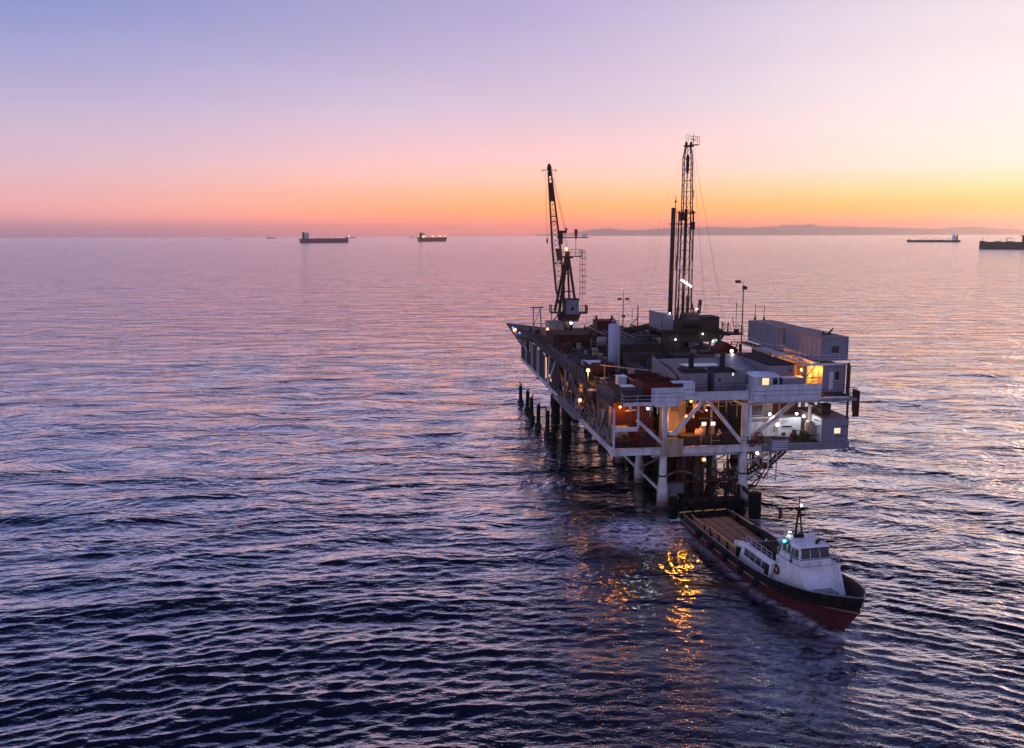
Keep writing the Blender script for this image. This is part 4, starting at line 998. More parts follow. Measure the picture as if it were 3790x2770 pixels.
sub(rg, 'jib_post', MB().tube((28.4, 35, 17.4), (27.9, 35, 20.0), 0.06, n=6), 'mast'); sub(rg, 'winch', MB().box(28.3, 28.9, 34.7, 35.2, 17.45, 18.0), 'mast')
for u, w in ((26.3, .5), (27.2, .35)): sub(rg, 'valve_stand', MB().box(u, u + .12, 35, 35.12, 17.6, 19.2).box(u - .2, u + w, 35.0, 35.1, 18.7, 18.8), 'mast')
# mast: lower section and the slimmer telescoped section
def lattice(t, corners0, corners1, z0, z1, n, r, rb, mat, legname):
    for (a, b) in zip(corners0, corners1):
        sub(t, legname, MB().tube((a[0], a[1], z0), (b[0], b[1], z1), r, n=8), mat)
    m = MB(); hz = MB()
    def P(i, t): a, b = corners0[i], corners1[i]; return (a[0] + (b[0] - a[0]) * t, a[1] + (b[1] - a[1]) * t, z0 + (z1 - z0) * t)
    for k in range(n + 1):
        for i in range(4): hz.beam(P(i, k / n), P((i + 1) % 4, k / n), rb)
    for k in range(n):
        for i in (0, 1, 2, 3):
            j = (i + 1) % 4
            a, b = (i, j) if (k + i) % 2 else (j, i)
            m.beam(P(a, k / n), P(b, (k + 1) / n), rb * .8)
    sub(t, 'mast_girts', hz, mat, kind='stuff'); sub(t, 'mast_bracing', m, mat, kind='stuff')
lattice(rg, [(18.95, 35.2), (21.1, 35.2), (21.1, 36.8), (18.95, 36.8)], [(19.15, 35.2), (21.05, 35.2), (21.05, 36.6), (19.15, 36.6)], RZ, 36.7, 6, 0.12, 0.08, 'mast', 'mast_leg')
lattice(rg, [(19.45, 35.4), (20.95, 35.4), (20.95, 36.4), (19.45, 36.4)], [(19.45, 35.5), (20.75, 35.5), (20.75, 36.3), (19.45, 36.3)], 36.2, 44.8, 5, 0.085, 0.06, 'mast', 'mast_leg')
lattice(rg, [(19.45, 35.5), (20.75, 35.5), (20.75, 36.3), (19.45, 36.3)], [(19.75, 35.7), (20.5, 35.7), (20.5, 36.1), (19.75, 36.1)], 44.8, 46.5, 1, 0.085, 0.06, 'mast', 'mast_leg')
sub(rg, 'crown_block', MB().box(19.5, 20.9, 35.5, 36.3, 46.5, 46.75), 'mast')
for u in (19.8, 20.55): sub(rg, 'crown_sheave', MB().tube((u - .1, 35.9, 46.9), (u + .1, 35.9, 46.9), 0.38, n=14), 'mast', True)
sub(rg, 'crown_platform', MB().box(20.9, 21.75, 35.4, 36.4, 46.75, 46.85), 'mast')
sub(rg, 'crown_rail', MB().rail([(19.9, 35.4, 47.2), (21.75, 35.4, 47.2)], 0.8, 0.6, 0.025).rail([(21.75, 35.4, 46.8), (21.75, 36.4, 46.8), (19.9, 36.4, 47.2)], 1.2, 0.8, 0.025), 'mast', kind='stuff')
sub(rg, 'crown_antenna', MB().tube((20.95, 35.9, 46.8), (20.95, 35.9, 48.5), 0.05, n=6).ball((20.95, 35.9, 47.6), .14), 'mast')
sub(rg, 'racking_board', MB().box(18.8, 21.3, 34.9, 36.9, 36.35, 36.5), 'mast'); sub(rg, 'racking_board', MB().box(18.9, 21.2, 35.0, 36.8, 34.6, 34.75), 'mast')
sub(rg, 'racking_panel', MB().box(20.75, 21.25, 34.95, 36.0, 33.8, 35.0), 'mast'); sub(rg, 'racking_panel', MB().box(18.95, 19.5, 34.95, 36.2, 35.2, 36.3), 'mast')
sub(rg, 'traveling_block', MB().lathe([(0.12, 42.4), (0.26, 42.8), (0.26, 45.0), (0.12, 45.4)], (20.1, 35.9, 0), 10), 'mast', True)
sub(rg, 'drill_line', MB().tube((20.05, 35.9, 45.4), (20.05, 35.9, 46.6), 0.05, n=5), 'mast')
sub(rg, 'hydraulic_ram', MB().tube((19.95, 36.0, RZ), (20.1, 36.0, 37.0), 0.24, n=12), 'mast', True); sub(rg, 'hydraulic_ram', MB().tube((20.1, 36.0, 37.0), (20.1, 36.0, 42.4), 0.09, n=8), 'mast', True)
sub(rg, 'mast_foot', MB().beam((18.2, 34.2, RZ), (19.0, 35.2, 22.6), 0.22), 'mast'); sub(rg, 'mast_foot', MB().beam((21.9, 34.2, RZ), (21.05, 35.2, 22.6), 0.22), 'mast')
sub(rg, 'mast_post', MB().box(20.35, 20.75, 35.2, 35.6, RZ, 23.5), 'mast')
# standing pipe beside the mast
sp = sub(rg, 'stand_pipe', MB().tube((17.75, 35.6, RZ), (18.05, 36.0, 37.2), 0.36, r2=0.34, n=14), 'mast', True)
sub(sp, 'pipe_cap', MB().tube((18.35, 36, 36), (18.38, 36, 39.0), 0.06, n=6).box(18.22, 18.5, 35.9, 36.1, 38.0, 38.3), 'mast')
sub(rg, 'pipe_arm', MB().beam((17.3, 35.9, 34.7), (19.1, 35.9, 34.7), 0.12), 'mast'); sub(rg, 'hang_line', MB().path([(18.55, 35.9, 37.0), (18.5, 35.8, 31), (18.52, 35.7, 27.4), (18.75, 35.7, 31), (18.9, 35.6, 33)], 0.05, 5), 'mast')
for a, b in (((19.5, 35.9, 46.5), (12.0, 36, 22)), ((19.5, 35.6, 46.5), (10.0, 30, 14)), ((20.8, 35.9, 47), (25.6, 33, RZ + 1.5)), ((20.8, 35.9, 47), (29.5, 40, 14)), ((20.8, 35.9, 46), (23.2, 34, 20.2)), ((20.8, 36.2, 36), (21.6, 35.5, 21)), ((20.8, 35.9, 47), (28.5, 48, 14))):
    sub(rg, 'guy_wire', MB().tube(a, b, 0.010, n=4), 'mast')
# mast lighting
for a, b in (((19.25, 34.9, 26.0), (20.9, 34.9, 24.9)),):
    sub(rg, 'tube_lamp', MB().beam(a, b, 0.18), 'tube')
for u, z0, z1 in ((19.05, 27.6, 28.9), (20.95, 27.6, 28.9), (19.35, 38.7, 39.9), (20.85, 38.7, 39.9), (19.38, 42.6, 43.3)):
    sub(rg, 'light_strip', MB().box(u - .1, u + .1, 34.98, 35.05, z0, z1), material('reflected_glow', (0.55, 0.62, 0.7), 0.4, dirt=.2))  # no lamps: lamp glow on the mast legs put into pale colour
lamp_light('mast_light_source', (20.1, 34.6, 25.6), rg, COOL, 160, .3)
for (u, v, z, w) in ((21.25, 33.0, 21.5, 30), (16.9, 32.9, 20.9, 8), (22.3, 32.8, 17.6, 5), (23.6, 31.8, 16.5, 5), (17.8, 32.5, 16.8, 4)):
    f = sub(rg, 'floodlight', MB().ball((u, v, z), 0.11, 8, 6), 'lampwhite', True)
    lamp_light('floodlight_source', (u, v - .3, z), rg, COOL, w)
f = sub(rg, 'lit_panel', MB().box(24.0, 24.7, 32.8, 32.9, 16.35, 16.75), material('pale_green_panel', (0.35, .6, .5), .4, dirt=0, emit=(.4, .9, .7), estr=.5))

# ------------------------------------------------------------------ pedestal crane
cr = thing('pedestal_crane', 'pedestal crane with a steep lattice boom above the deck', 'crane', (7.7, 72, 13.6))
sub(cr, 'pedestal', MB().lathe([(1.5, 13.6), (1.5, 16.6), (1.6, 17.0)], (7.6, 72, 0), 20), 'mast', True)
sub(cr, 'slew_ring', MB().lathe([(1.9, 17.0), (1.9, 17.5)], (7.8, 72, 0), 20), 'mast', True)
sub(cr, 'machine_base', MB().hexa([(7.2, 70.2, 16.1), (9.8, 70.2, 16.1), (9.8, 74, 16.1), (7.2, 74, 16.1), (6.9, 69.9, 17.6), (10.3, 69.9, 17.6), (10.3, 74.2, 17.6), (6.9, 74.2, 17.6)]), 'mast')
cbn = sub(cr, 'cab', MB().box(7.35, 9.95, 70.2, 72.8, 17.6, 20.45), 'box')
sub(cbn, 'cab_window', MB().box(8.4, 8.9, 70.12, 70.2, 18.4, 19.0), 'glass'); sub(cbn, 'cab_roof', MB().box(7.2, 10.2, 70.0, 73.0, 20.45, 20.6), 'mast'); sub(cbn, 'cab_side', MB().box(7.1, 7.35, 70.1, 72.8, 17.4, 20.5), 'mast')
sub(cr, 'work_platform', MB().box(4.5, 7.1, 70.6, 73.2, 17.75, 17.95), 'mast'); sub(cr, 'work_platform', MB().box(10.2, 11.8, 70.6, 73.2, 17.6, 17.85), 'mast')
sub(cr, 'platform_knee', MB().beam((4.6, 71, 16.0), (6.4, 71, 17.7), 0.2), 'mast'); sub(cr, 'platform_post', MB().beam((4.6, 71, 13.6), (4.6, 71, 19.6), 0.14), 'mast')
sub(cr, 'platform_rail', MB().rail([(6.2, 70.6, 17.95), (4.5, 70.6, 17.95), (4.5, 73.2, 17.95)], 1.4, .8, .05), 'mast', kind='stuff')
sub(cr, 'platform_rail', MB().rail([(10.3, 70.6, 17.85), (11.8, 70.6, 17.85), (11.8, 73.2, 17.85)], 1.4, .5, .05), 'mast', kind='stuff')
for a, b, w in (((6.2, 71.2, 18.0), (7.9, 72.2, 28.7), .5), ((5.7, 73.4, 18.0), (7.8, 73.0, 28.7), .45), ((9.3, 71.2, 20.5), (8.2, 72.2, 28.7), .45), ((8.6, 73.4, 20.5), (8.1, 73.0, 28.7), .35)):
    sub(cr, 'gantry_leg', MB().beam(a, b, w), 'mast')
for z, a, b in ((22.0, 6.6, 9.2), (25.5, 7.0, 8.7)): sub(cr, 'gantry_tie', MB().beam((a, 72, z), (b, 72, z), .2), 'mast')
sub(cr, 'gantry_head', MB().box(7.2, 9.0, 71.8, 73.2, 28.5, 28.9).box(7.6, 8.4, 72, 73, 28.9, 29.8), 'mast')
sub(cr, 'gantry_platform', MB().box(6.0, 10.9, 71.6, 73.4, 28.75, 28.9), 'mast')
sub(cr, 'gantry_rail', MB().rail([(6.2, 71.6, 28.9), (10.9, 71.6, 28.9), (10.9, 73.4, 28.9)], 1.3, .8, .035), 'mast', kind='stuff')
ld = MB()
for u in (10.45, 10.95): ld.tube((u, 72, 20.4), (u, 72, 30.2), .05, n=6)
sub(cr, 'ladder_rail', ld, 'mast', kind='stuff')
hp = MB()
for z in np.arange(21.5, 30, 1.15): hp.box(10.4, 11.6, 71.6, 71.66, z, z + .09).box(11.54, 11.6, 71.66, 72.4, z, z + .09)
for u in (11.57, 11.25): hp.tube((u, 71.63, 21.3), (u, 71.63, 30.2), .025, n=5)
sub(cr, 'ladder_cage', hp, 'mast', kind='stuff')
# boom
def boom_pt(t, a, b):
    foot = Vector((6.55, 70.8, 19.6)); tip = Vector((4.8, 75.0, 45.4)); c = foot.lerp(tip, t)
    w = 0.80 if t < .42 else 0.80 - (t - .42) / .58 * .50
    w = max(.3, min(w, .45 + t * 3))
    return (c.x + a * w, c.y + b * w * .8, c.z)
for a in (-1, 1):
    for b in (-1, 1):
        sub(cr, 'boom_chord', MB().path([boom_pt(t, a, b) for t in (0, .12, .42, .7, 1)], .105, 7), 'mast')
m = MB(); nb = 26
for k in range(nb):
    t0, t1 = k / nb, (k + 1) / nb
    for (a0, b0), (a1, b1) in (((-1, -1), (1, -1)), ((1, -1), (1, 1)), ((1, 1), (-1, 1)), ((-1, 1), (-1, -1))):
        if k % 2: a0, b0, a1, b1 = a1, b1, a0, b0
        m.tube(boom_pt(t0, a0, b0), boom_pt(t1, a1, b1), .045, n=5)
sub(cr, 'boom_lacing', m, 'mast', kind='stuff')
for t in (.31, .62, .66): sub(cr, 'boom_tie', MB().beam(boom_pt(t, -1, -1), boom_pt(t, 1, -1), .18), 'mast')
sub(cr, 'boom_plate', MB().slab(boom_pt(.775, -1.15, -1.1), boom_pt(.775, 1.15, -1.1), boom_pt(.915, 1.15, -1.1), boom_pt(.915, -1.15, -1.1), .1), 'mast')
sub(cr, 'boom_plate', MB().slab(boom_pt(.33, -.2, -1.1), boom_pt(.33, 1.15, -1.1), boom_pt(.42, 1.15, -1.1), boom_pt(.42, -.4, -1.1), .08), 'machine')
sub(cr, 'boom_head', MB().hexa([boom_pt(.965, -1.2, -1), boom_pt(.965, 1.2, -1), boom_pt(.965, 1.2, 1), boom_pt(.965, -1.2, 1), (4.5, 74.8, 46.9), (4.9, 74.8, 46.9), (4.9, 75.3, 46.9), (4.5, 75.3, 46.9)]), 'mast')
sub(cr, 'head_sheave', MB().tube((4.35, 75, 46.1), (5.1, 75, 46.1), .48, n=14), 'mast', True); sub(cr, 'head_arm', MB().beam((3.5, 75, 45.7), (6.0, 75, 45.7), .12), 'mast')
for a in ((3.4, 75, 45.55), (6.05, 75, 45.55)): sub(cr, 'head_lamp', MB().ball(a, .16, 8, 6), 'mast', True)
hk = sub(cr, 'hook_line', MB().tube((4.0, 74.9, 45.6), (4.35, 74.9, 32.4), .03, n=5), 'mast'); sub(hk, 'hook_ball', MB().lathe([(.05, 31.3), (.17, 31.7), (.17, 32.1), (.05, 32.5)], (4.35, 74.9, 0), 10), 'mast', True)
pn = sub(cr, 'pendant_sheave', MB().box(6.5, 8.0, 73.2, 73.8, 33.4, 33.9).box(6.4, 7.2, 73.2, 73.8, 31.2, 33.4).box(7.7, 8.1, 73.3, 73.6, 33.9, 34.4), 'mast')
for a, b in (((5.2, 75, 45.8), (7.9, 73.5, 34.2)), ((5.0, 75, 45.8), (7.6, 73.5, 34.2)), ((7.2, 73.5, 33.4), (8.0, 72.6, 29.7)), ((7.6, 73.5, 33.4), (8.3, 72.6, 29.7)), ((6.8, 73.6, 31.4), (6.6, 73.8, 28.8))): sub(cr, 'pendant_line', MB().tube(a, b, .035, n=5), 'mast')
ws = thing('windsock', 'red windsock hanging from a thin pole on top of the crane gantry', 'windsock', (9.7, 72.4, 30))
sub(ws, 'pole', MB().tube((9.72, 72.4, 28.9), (9.62, 72.4, 34.2), .05, n=6), 'mast'); sub(ws, 'sock', MB().lathe([(.30, 0.95), (.36, .6), (.28, -.3), (.14, -.9), (.1, -1.0)], (9.62, 72.1, 33.2), 12), 'red', True)

# ------------------------------------------------------------------ lamps and masts
def bulb_lamp(label, pos, kind='warm', watts=120, r=0.17, post=None, dish=True, group='lamps on the platform', name='deck_lamp', light=True):
    t = thing(name, label, 'lamp', pos if not post else post, group=group)
    mt = {'warm': 'lampwarm', 'white': 'lampwhite', 'blue': 'lampblue'}[kind]
    col = {'warm': SODIUM, 'white': COOL, 'blue': (.1, .35, 1)}[kind]
    if post: sub(t, 'post', MB().tube(post, (post[0], post[1], pos[2] - r), .06, n=8), 'pipe', True)
    else: sub(t, 'bracket', MB().beam((pos[0], pos[1] + .2, pos[2]), (pos[0], pos[1] + .55, pos[2] + .15), .08), 'steel')
    if kind == 'warm':
        r *= 1.35
        g_ = sub(t, 'globe', MB().ball(pos, r, 14, 10), 'lampglobe', True); sub(g_, 'bulb', MB().ball((pos[0] + .03, pos[1] - r * .75, pos[2] + r * .25), r * .42, 10, 8), mt, True)  # added glowing ball shaped as the lamp's halo, bulb set at its front
    else: sub(t, 'bulb', MB().ball(pos, r, 12, 8), mt, True)
    if dish and kind != 'warm': sub(t, 'reflector', MB().lathe([(r * 1.9, 0), (r * 2.1, .03), (r * 1.2, r * .9), (.04, r * 1.1)], (pos[0], pos[1] + .02, pos[2] + r * .7), 14), 'shade', True)
    if light: lamp_light('lamp_source', (pos[0], pos[1] - r - .12, pos[2] - .05), t, col, watts * (1.6 if kind == 'warm' else .45), .24)
    return t
bulb_lamp('orange lamp on a tall post above the outside stair', (-0.1, 13.6, 15.2), 'warm', 220, .2, post=(-0.1, 13.6, 13.4))
bulb_lamp('orange lamp beside the lower end of the outside stair', (-0.9, 15.0, 10.9), 'warm', 30, .2, post=(-1.0, 15.0, 9.4))
bulb_lamp('orange lamp on the near truss beside the white diagonal', (9.55, 1.2, 11.15), 'warm', 480, .2)
bulb_lamp('orange lamp hanging under the lower deck', (12.35, 2.6, 5.35), 'warm', 3, .19)
bulb_lamp('small orange lamp under the upper girder at the truss apex', (10.1, 1.5, 13.0), 'warm', 60, .11, dish=False)
bulb_lamp('white fluorescent lamp in the left bay under the upper deck', (4.9, 2.0, 12.15), 'white', 90, .17)
bulb_lamp('white lamp at the left of the white control house wall', (20.25, 1.6, 11.1), 'white', 130, .16, dish=False)
bulb_lamp('white lamp right of the truss diagonal by the white container wall', (24.2, 2.6, 10.85), 'white', 110, .16, dish=False)
bulb_lamp('white lamp nearest the lower right container', (25.15, 2.6, 10.5), 'white', 120, .16, dish=False)
bulb_lamp('low bright white lamp in front of the white control house', (21.5, 2.0, 9.65), 'white', 170, .2, dish=False)
bulb_lamp('white lamp under the lower deck by the hanging landing', (18.85, 1.6, 6.2), 'white', 110, .17, dish=False)
bulb_lamp('bright white floodlight on the crane pedestal', (8.35, 70.0, 15.9), 'white', 300, .26)
bulb_lamp('orange lamp at the edge of the far wing deck', (-1.9, 77.5, 13.9), 'warm', 40, .3, dish=False)
bulb_lamp('orange lamp in front of the pale box near the wing deck', (3.1, 66, 15.1), 'warm', 60, .3, dish=False)
bulb_lamp('blue lamp at the far end of the wing deck edge', (-1.6, 83, 13.8), 'blue', 6, .2, dish=False)
bulb_lamp('blue lamp at the near end of the wing deck edge', (-1.4, 73.6, 13.7), 'blue', 6, .2, dish=False)
bulb_lamp('orange lamp on top of the crane gantry', (7.6, 71.6, 30.3), 'warm', 60, .26, dish=False)
bulb_lamp('orange lamp inside the passage between the containers', (25.6, 5.0, 16.0), 'warm', 950, .12, dish=False)
bulb_lamp('orange lamp over the upper container walkway', (25.4, 13.4, 16.5), 'warm', 350, .14, dish=False)
bulb_lamp('orange strip lamp above the louvred vent', (22.2, 3.4, 12.6), 'warm', 60, .1, dish=False)
bulb_lamp('orange lamp inside the open bay behind the outside stair', (2.4, 20.5, 11.6), 'warm', 1500, .14, dish=False)  # added fill, hidden from the water, lights the stair and side amber
bulb_lamp('orange lamp behind the machine with two lit panels', (13.8, 5.5, 12.0), 'warm', 60, .1, dish=False)
bulb_lamp('white lamp above the machine with two lit panels', (12.5, 2.6, 11.6), 'white', 45, .07, dish=False)
bulb_lamp('orange lamp low in the open side bay nearest the camera', (2.4, 9.0, 11.8), 'warm', 150, .12, dish=False)  # added fill for more amber in the side bay
bulb_lamp('orange lamp high in the left bay in front of the red brown wall', (1.6, 2.7, 12.3), 'warm', 130, .11, dish=False)  # extra fill lamp to warm the left bay
bulb_lamp('orange lamp far along the open side bays just before the dark cladding', (2.4, 33.5, 11.2), 'warm', 500, .14, dish=False)  # added to carry amber light along the long side
bulb_lamp('orange lamp between the process vessels deep under the upper deck', (5.5, 17.0, 12.0), 'warm', 300, .12, dish=False)  # added fill lamp, brings amber in between the decks
def flood_mast(label, base, h, heads, group='floodlight masts'):
    t = thing('floodlight_mast', label, 'light mast', base, group=group)
    u, v, z = base
    sub(t, 'pole', MB().tube(base, (u, v, z + h), .11, r2=.08, n=8), 'mast', True)
    for dx, dz in heads:
        sub(t, 'lamp_head', MB().box(u + dx - .35, u + dx + .35, v - .25, v + .2, z + h + dz - .2, z + h + dz + .2), 'mast')
        sub(t, 'arm', MB().beam((u, v, z + h + dz * .5), (u + dx, v, z + h + dz), .08), 'mast')
    return t
fm = flood_mast('dark mast with two floodlights in the middle of the deck', (20.6, 77, 13.6), 6.3, [(-.8, .1), (.8, .1)]); sub(fm, 'mast_tip', MB().tube((20.6, 77, 19.9), (20.6, 77, 21.8), .04, n=5), 'mast'); sub(fm, 'junction_box', MB().box(20.4, 21.0, 76.7, 77, 16.2, 16.7), 'mast')
fm = flood_mast('tall dark floodlight mast beside the upper containers', (26.1, 26.3, 13.6), 12.0, [(-.9, .5)]); sub(fm, 'camera_cage', MB().box(26.0, 26.6, 26.1, 26.5, 24.9, 25.4), 'mast')
gp = thing('goal_post_frame', 'grey goal post shaped frame near the far left deck edge', 'steel frame', (2, 73, 13.6))
sub(gp, 'post', MB().beam((1.3, 73, 13.5), (1.3, 73, 18.7), .22), 'pipe'); sub(gp, 'post', MB().beam((2.6, 70.5, 13.5), (2.6, 72.5, 18.7), .22), 'pipe'); sub(gp, 'crossbar', MB().box(.7, 3.2, 72.2, 73.2, 18.7, 18.95), 'pipe'); sub(gp, 'diagonal', MB().beam((1.4, 73, 15.2), (2.5, 72.4, 18.5), .1), 'pipe')
am = thing('antenna_mast', 'thin braced antenna mast right of the twin floodlight mast', 'antenna', (24.0, 78, 13.6))
sub(am, 'pole', MB().tube((24.0, 78, 13.6), (24.0, 78, 18.6), .12, n=7), 'mast'); sub(am, 'stay', MB().beam((22.2, 78, 14.3), (24, 78, 16.0), .14), 'mast'); sub(am, 'side_pole', MB().tube((22.8, 78, 15.8), (22.8, 78, 17.9), .06, n=6), 'mast'); sub(am, 'arm', MB().beam((22.6, 78, 15.6), (24, 78, 15.6), .08), 'mast')
for i, (u, v, z0, h, lb_) in enumerate(((27.3, 24.4, 20.5, 2.3, 'thin whip antenna at the far end of the container roofs'), (29.2, 25.6, 20.3, 2.2, 'short stubby antenna at the far corner of the container roofs'), (28.6, 35.2, 17.4, 4.6, 'thin pole with a small lamp head on the rig side platform'))):
    t = thing('whip_antenna', lb_, 'antenna', (u, v, z0)); sub(t, 'whip', MB().tube((u, v, z0), (u, v, z0 + h), .045, n=6), 'mast'); sub(t, 'base', MB().box(u - .12, u + .12, v - .12, v + .12, z0, z0 + .5), 'mast'); sub(t, 'head', MB().ball((u, v, z0 + h), .12 if i == 2 else .06, 8, 6), 'mast', True)
dsh = thing('roof_antenna', 'small bent antenna on the near office container roof', 'antenna', (28.6, 4.6, 20.5))
sub(dsh, 'base', MB().box(27.9, 29.2, 4.4, 4.7, 20.5, 20.62), 'mast'); sub(dsh, 'fin', MB().slab((28.6, 4.5, 20.6), (29.0, 4.5, 20.6), (29.5, 4.5, 21.3), (29.35, 4.5, 21.35), .06), 'mast'); sub(dsh, 'stub', MB().box(28.05, 28.2, 4.45, 4.6, 20.6, 21.0), 'mast')

# ------------------------------------------------------------------ lower deck
sg = thing('blank_board', 'blank pale square board hung on the front of the lower deck', 'board', (7.2, -1, 6.9))
sub(sg, 'board', MB().box(5.95, 8.6, -0.62, -0.5, 6.85, 8.85), 'tan'); sub(sg, 'bracket', MB().box(6.2, 6.35, -.5, -.14, 7.2, 7.4), 'steel'); sub(sg, 'bracket', MB().box(8.2, 8.35, -.5, -.14, 7.2, 7.4), 'steel')
skid('life_raft_box', 'white box standing behind the blank board', 'box', 6.95, 8.1, -.1, .6, 9.6, 'whiteclean', 'whiteclean', z0=9.0)
bpy.data.objects['life_raft_box']['label'] = 'small white box above the blank board by the round column'
ch = thing('control_house', 'white control house on the lower deck lit by bare lamps', 'building', (21.5, 5, 7.7))
sub(ch, 'wall', MB().box(18.2, 22.3, 4.2, 4.3, 7.7, 10.2), 'whiteclean'); sub(ch, 'wall', MB().box(22.3, 25.2, 3.4, 3.5, 7.7, 10.2), 'whiteclean'); sub(ch, 'wall', MB().box(22.2, 22.3, 3.5, 4.2, 7.7, 10.2), 'whiteclean')
sub(ch, 'wall', MB().box(18.2, 22.0, 4.8, 4.9, 10.2, 12.7), 'grey'); sub(ch, 'wall', MB().box(22.0, 25.5, 5.2, 5.3, 10.2, 12.7), 'rust'); sub(ch, 'roof_strip', MB().box(18.2, 25.2, 4.3, 5.2, 10.14, 10.2), 'panel')
lv = sub(ch, 'louvred_vent', MB().box(19.0, 20.7, 4.6, 4.8, 10.3, 12.2), 'panel')
for i in range(14): sub(lv, 'slat', MB().box(19.12, 20.58, 4.53, 4.58, 10.42 + i * .125, 10.5 + i * .125), 'machine')
for i, (a, b) in enumerate(((18.4, 21.0), (18.4, 21.3), (18.4, 20.7))):
    sub(ch, 'conduit', MB().path([(a, 4.1, 9.95 - .14 * i), (b, 4.1, 9.95 - .14 * i), (b + .12, 4.1, 9.85 - .14 * i), (b + .12, 4.1, 9.2)], .035, 5), 'steel')
for (a, b, c, d) in ((21.15, 21.55, 8.5, 9.0), (20.4, 20.9, 7.9, 8.6)):
    x = sub(ch, 'switch_box', MB().box(a, b, 4.08, 4.2, c, d), 'panel'); sub(x, 'cover', MB().box(a + .06, b - .06, 4.04, 4.08, c + .08, d - .08), 'whiteclean')
sub(ch, 'notice', MB().box(21.9, 22.2, 4.15, 4.2, 8.2, 8.9), 'tan')
for (a, b, c, d, mt) in ((22.7, 24.0, 8.95, 9.15, 'steel'), (22.7, 23.2, 7.95, 8.3, 'steel'), (22.6, 23.3, 9.75, 9.82, 'grey'), (22.6, 24.4, 8.75, 8.8, 'grey'), (24.1, 24.5, 8.0, 8.4, 'grey')):
    sub(ch, 'plate', MB().box(a, b, 3.35, 3.4, c, d), mt)
for u in (19.6, 20.9): sub(ch, 'seam', MB().box(u, u + .03, 4.17, 4.2, 7.7, 9.7), 'grey')
sub(ch, 'hanger_post', MB().tube((21.6, 1.9, 9.9), (21.6, 1.9, 12.7), .07, n=7).tube((21.6, 1.9, 9.9), (22.3, 1.9, 9.8), .05, n=6), 'pipe')
gc = container('lower_container', 'grey container at the lower right corner with a small lit window', 'container', 26.5, 29.9, 0.25, 7.2, 7.0, 10.75, window=[(0, 28.05, 28.85, 8.75, 9.4, 'winwarm')], ribs_side=0)
sub(gc, 'lit_side', MB().box(26.42, 26.5, 0.4, 7.2, 7.2, 10.6), 'whiteclean')
dr_ = sub(gc, 'side_door', MB().box(26.36, 26.42, 0.7, 1.7, 7.6, 9.5), 'panel'); sub(dr_, 'handle', MB().box(26.3, 26.36, .8, .9, 8.4, 8.6), 'steel')
sub(gc, 'canopy', MB().slab((26.0, .5, 9.75), (26.45, .5, 9.8), (26.45, 2.4, 9.8), (26.0, 2.4, 9.75), .05), 'whiteclean')
sub(gc, 'side_fixture', MB().box(26.3, 26.42, 1.0, 2.2, 10.1, 10.22), 'steel'); sub(gc, 'skid_foot', MB().box(28.9, 29.7, .4, 1.4, 6.7, 7.0), 'steel'); sub(gc, 'wall_bar', MB().box(28.2, 29.85, .2, .25, 8.35, 8.42), 'steel'); sub(gc, 'wall_bar', MB().box(29.0, 29.85, .2, .25, 9.55, 9.62), 'steel')
ob = thing('roof_box', 'dark box on the lower right container roof', 'box', (28.0, 2.4, 10.75)); sub(ob, 'body', MB().box(27.2, 28.4, 2.0, 3.0, 10.75, 12.0), 'machine'); sub(ob, 'lid', MB().box(27.15, 28.45, 1.95, 3.05, 12.0, 12.06), 'rust')
ckt = thing('steel_crate', 'grey ribbed crate hung on the front edge of the lower deck', 'crate', (20.5, -1.1, 7))
sub(ckt, 'body', MB().hexa([(19.3, -1.1, 7.05), (21.9, -1.1, 7.05), (21.9, -.25, 7.05), (19.3, -.25, 7.05), (19.6, -1.1, 8.5), (21.6, -1.1, 8.5), (21.6, -.25, 8.5), (19.6, -.25, 8.5)]), 'grey')
for z in (7.3, 7.6, 7.9, 8.2): sub(ckt, 'slat', MB().box(19.55, 21.6, -1.16, -1.1, z, z + .12), 'panel')
tr = thing('tarp_pile', 'dark tarpaulin heap lying on top of the ribbed crate', 'tarp', (20.6, -.7, 8.5)); sub(tr, 'heap', MB().ball((20.6, -.6, 8.55), .9, 10, 6, (1.1, .5, .28)), 'machine', True)
ms = thing('control_machine', 'pale machine with two white lit panels behind the near truss', 'machine', (12.4, 1.5, 7.7))
for u0 in (11.6, 12.75):
    x = sub(ms, 'lit_panel', MB().box(u0, u0 + .62, 1.7, 1.8, 9.85, 10.35), 'steel'); sub(x, 'screen', MB().box(u0 + .03, u0 + .59, 1.67, 1.7, 9.88, 10.32), 'screen')
    sub(ms, 'cabinet', MB().box(u0 + .05, u0 + .55, 1.75, 2.4, 7.75, 9.75), 'tan')
sub(ms, 'drum_casing', MB().tube((11.0, 1.9, 9.0), (11.9, 1.3, 9.0), .55, n=16), 'tan', True); sub(ms, 'drum_leg', MB().box(11.3, 11.55, 1.1, 1.4, 7.75, 9.0), 'tan'); sub(ms, 'base', MB().box(11.5, 13.7, .7, 1.5, 7.72, 8.7), 'steel'); sub(ms, 'base_rail', MB().box(12.5, 12.58, .6, .7, 7.72, 8.8).box(12.58, 13.7, .6, .66, 8.2, 8.26), 'tan')
for i, (u, z) in enumerate(((13.75, 9.3), (13.85, 9.0), (13.6, 8.8), (14.7, 8.6))): sub(ms, 'white_fitting', MB().ball((u, 1.3, z), .16, 8, 6), 'white', True)
sub(ms, 'top_beam', MB().beam((11.4, 1.8, 10.75), (13.6, 1.8, 10.75), .15), 'machine'); sub(ms, 'lamp_bracket', MB().beam((10.9, 2.4, 12.1), (12.0, 2.4, 11.4), .26), 'tan')
q = random.Random(77)
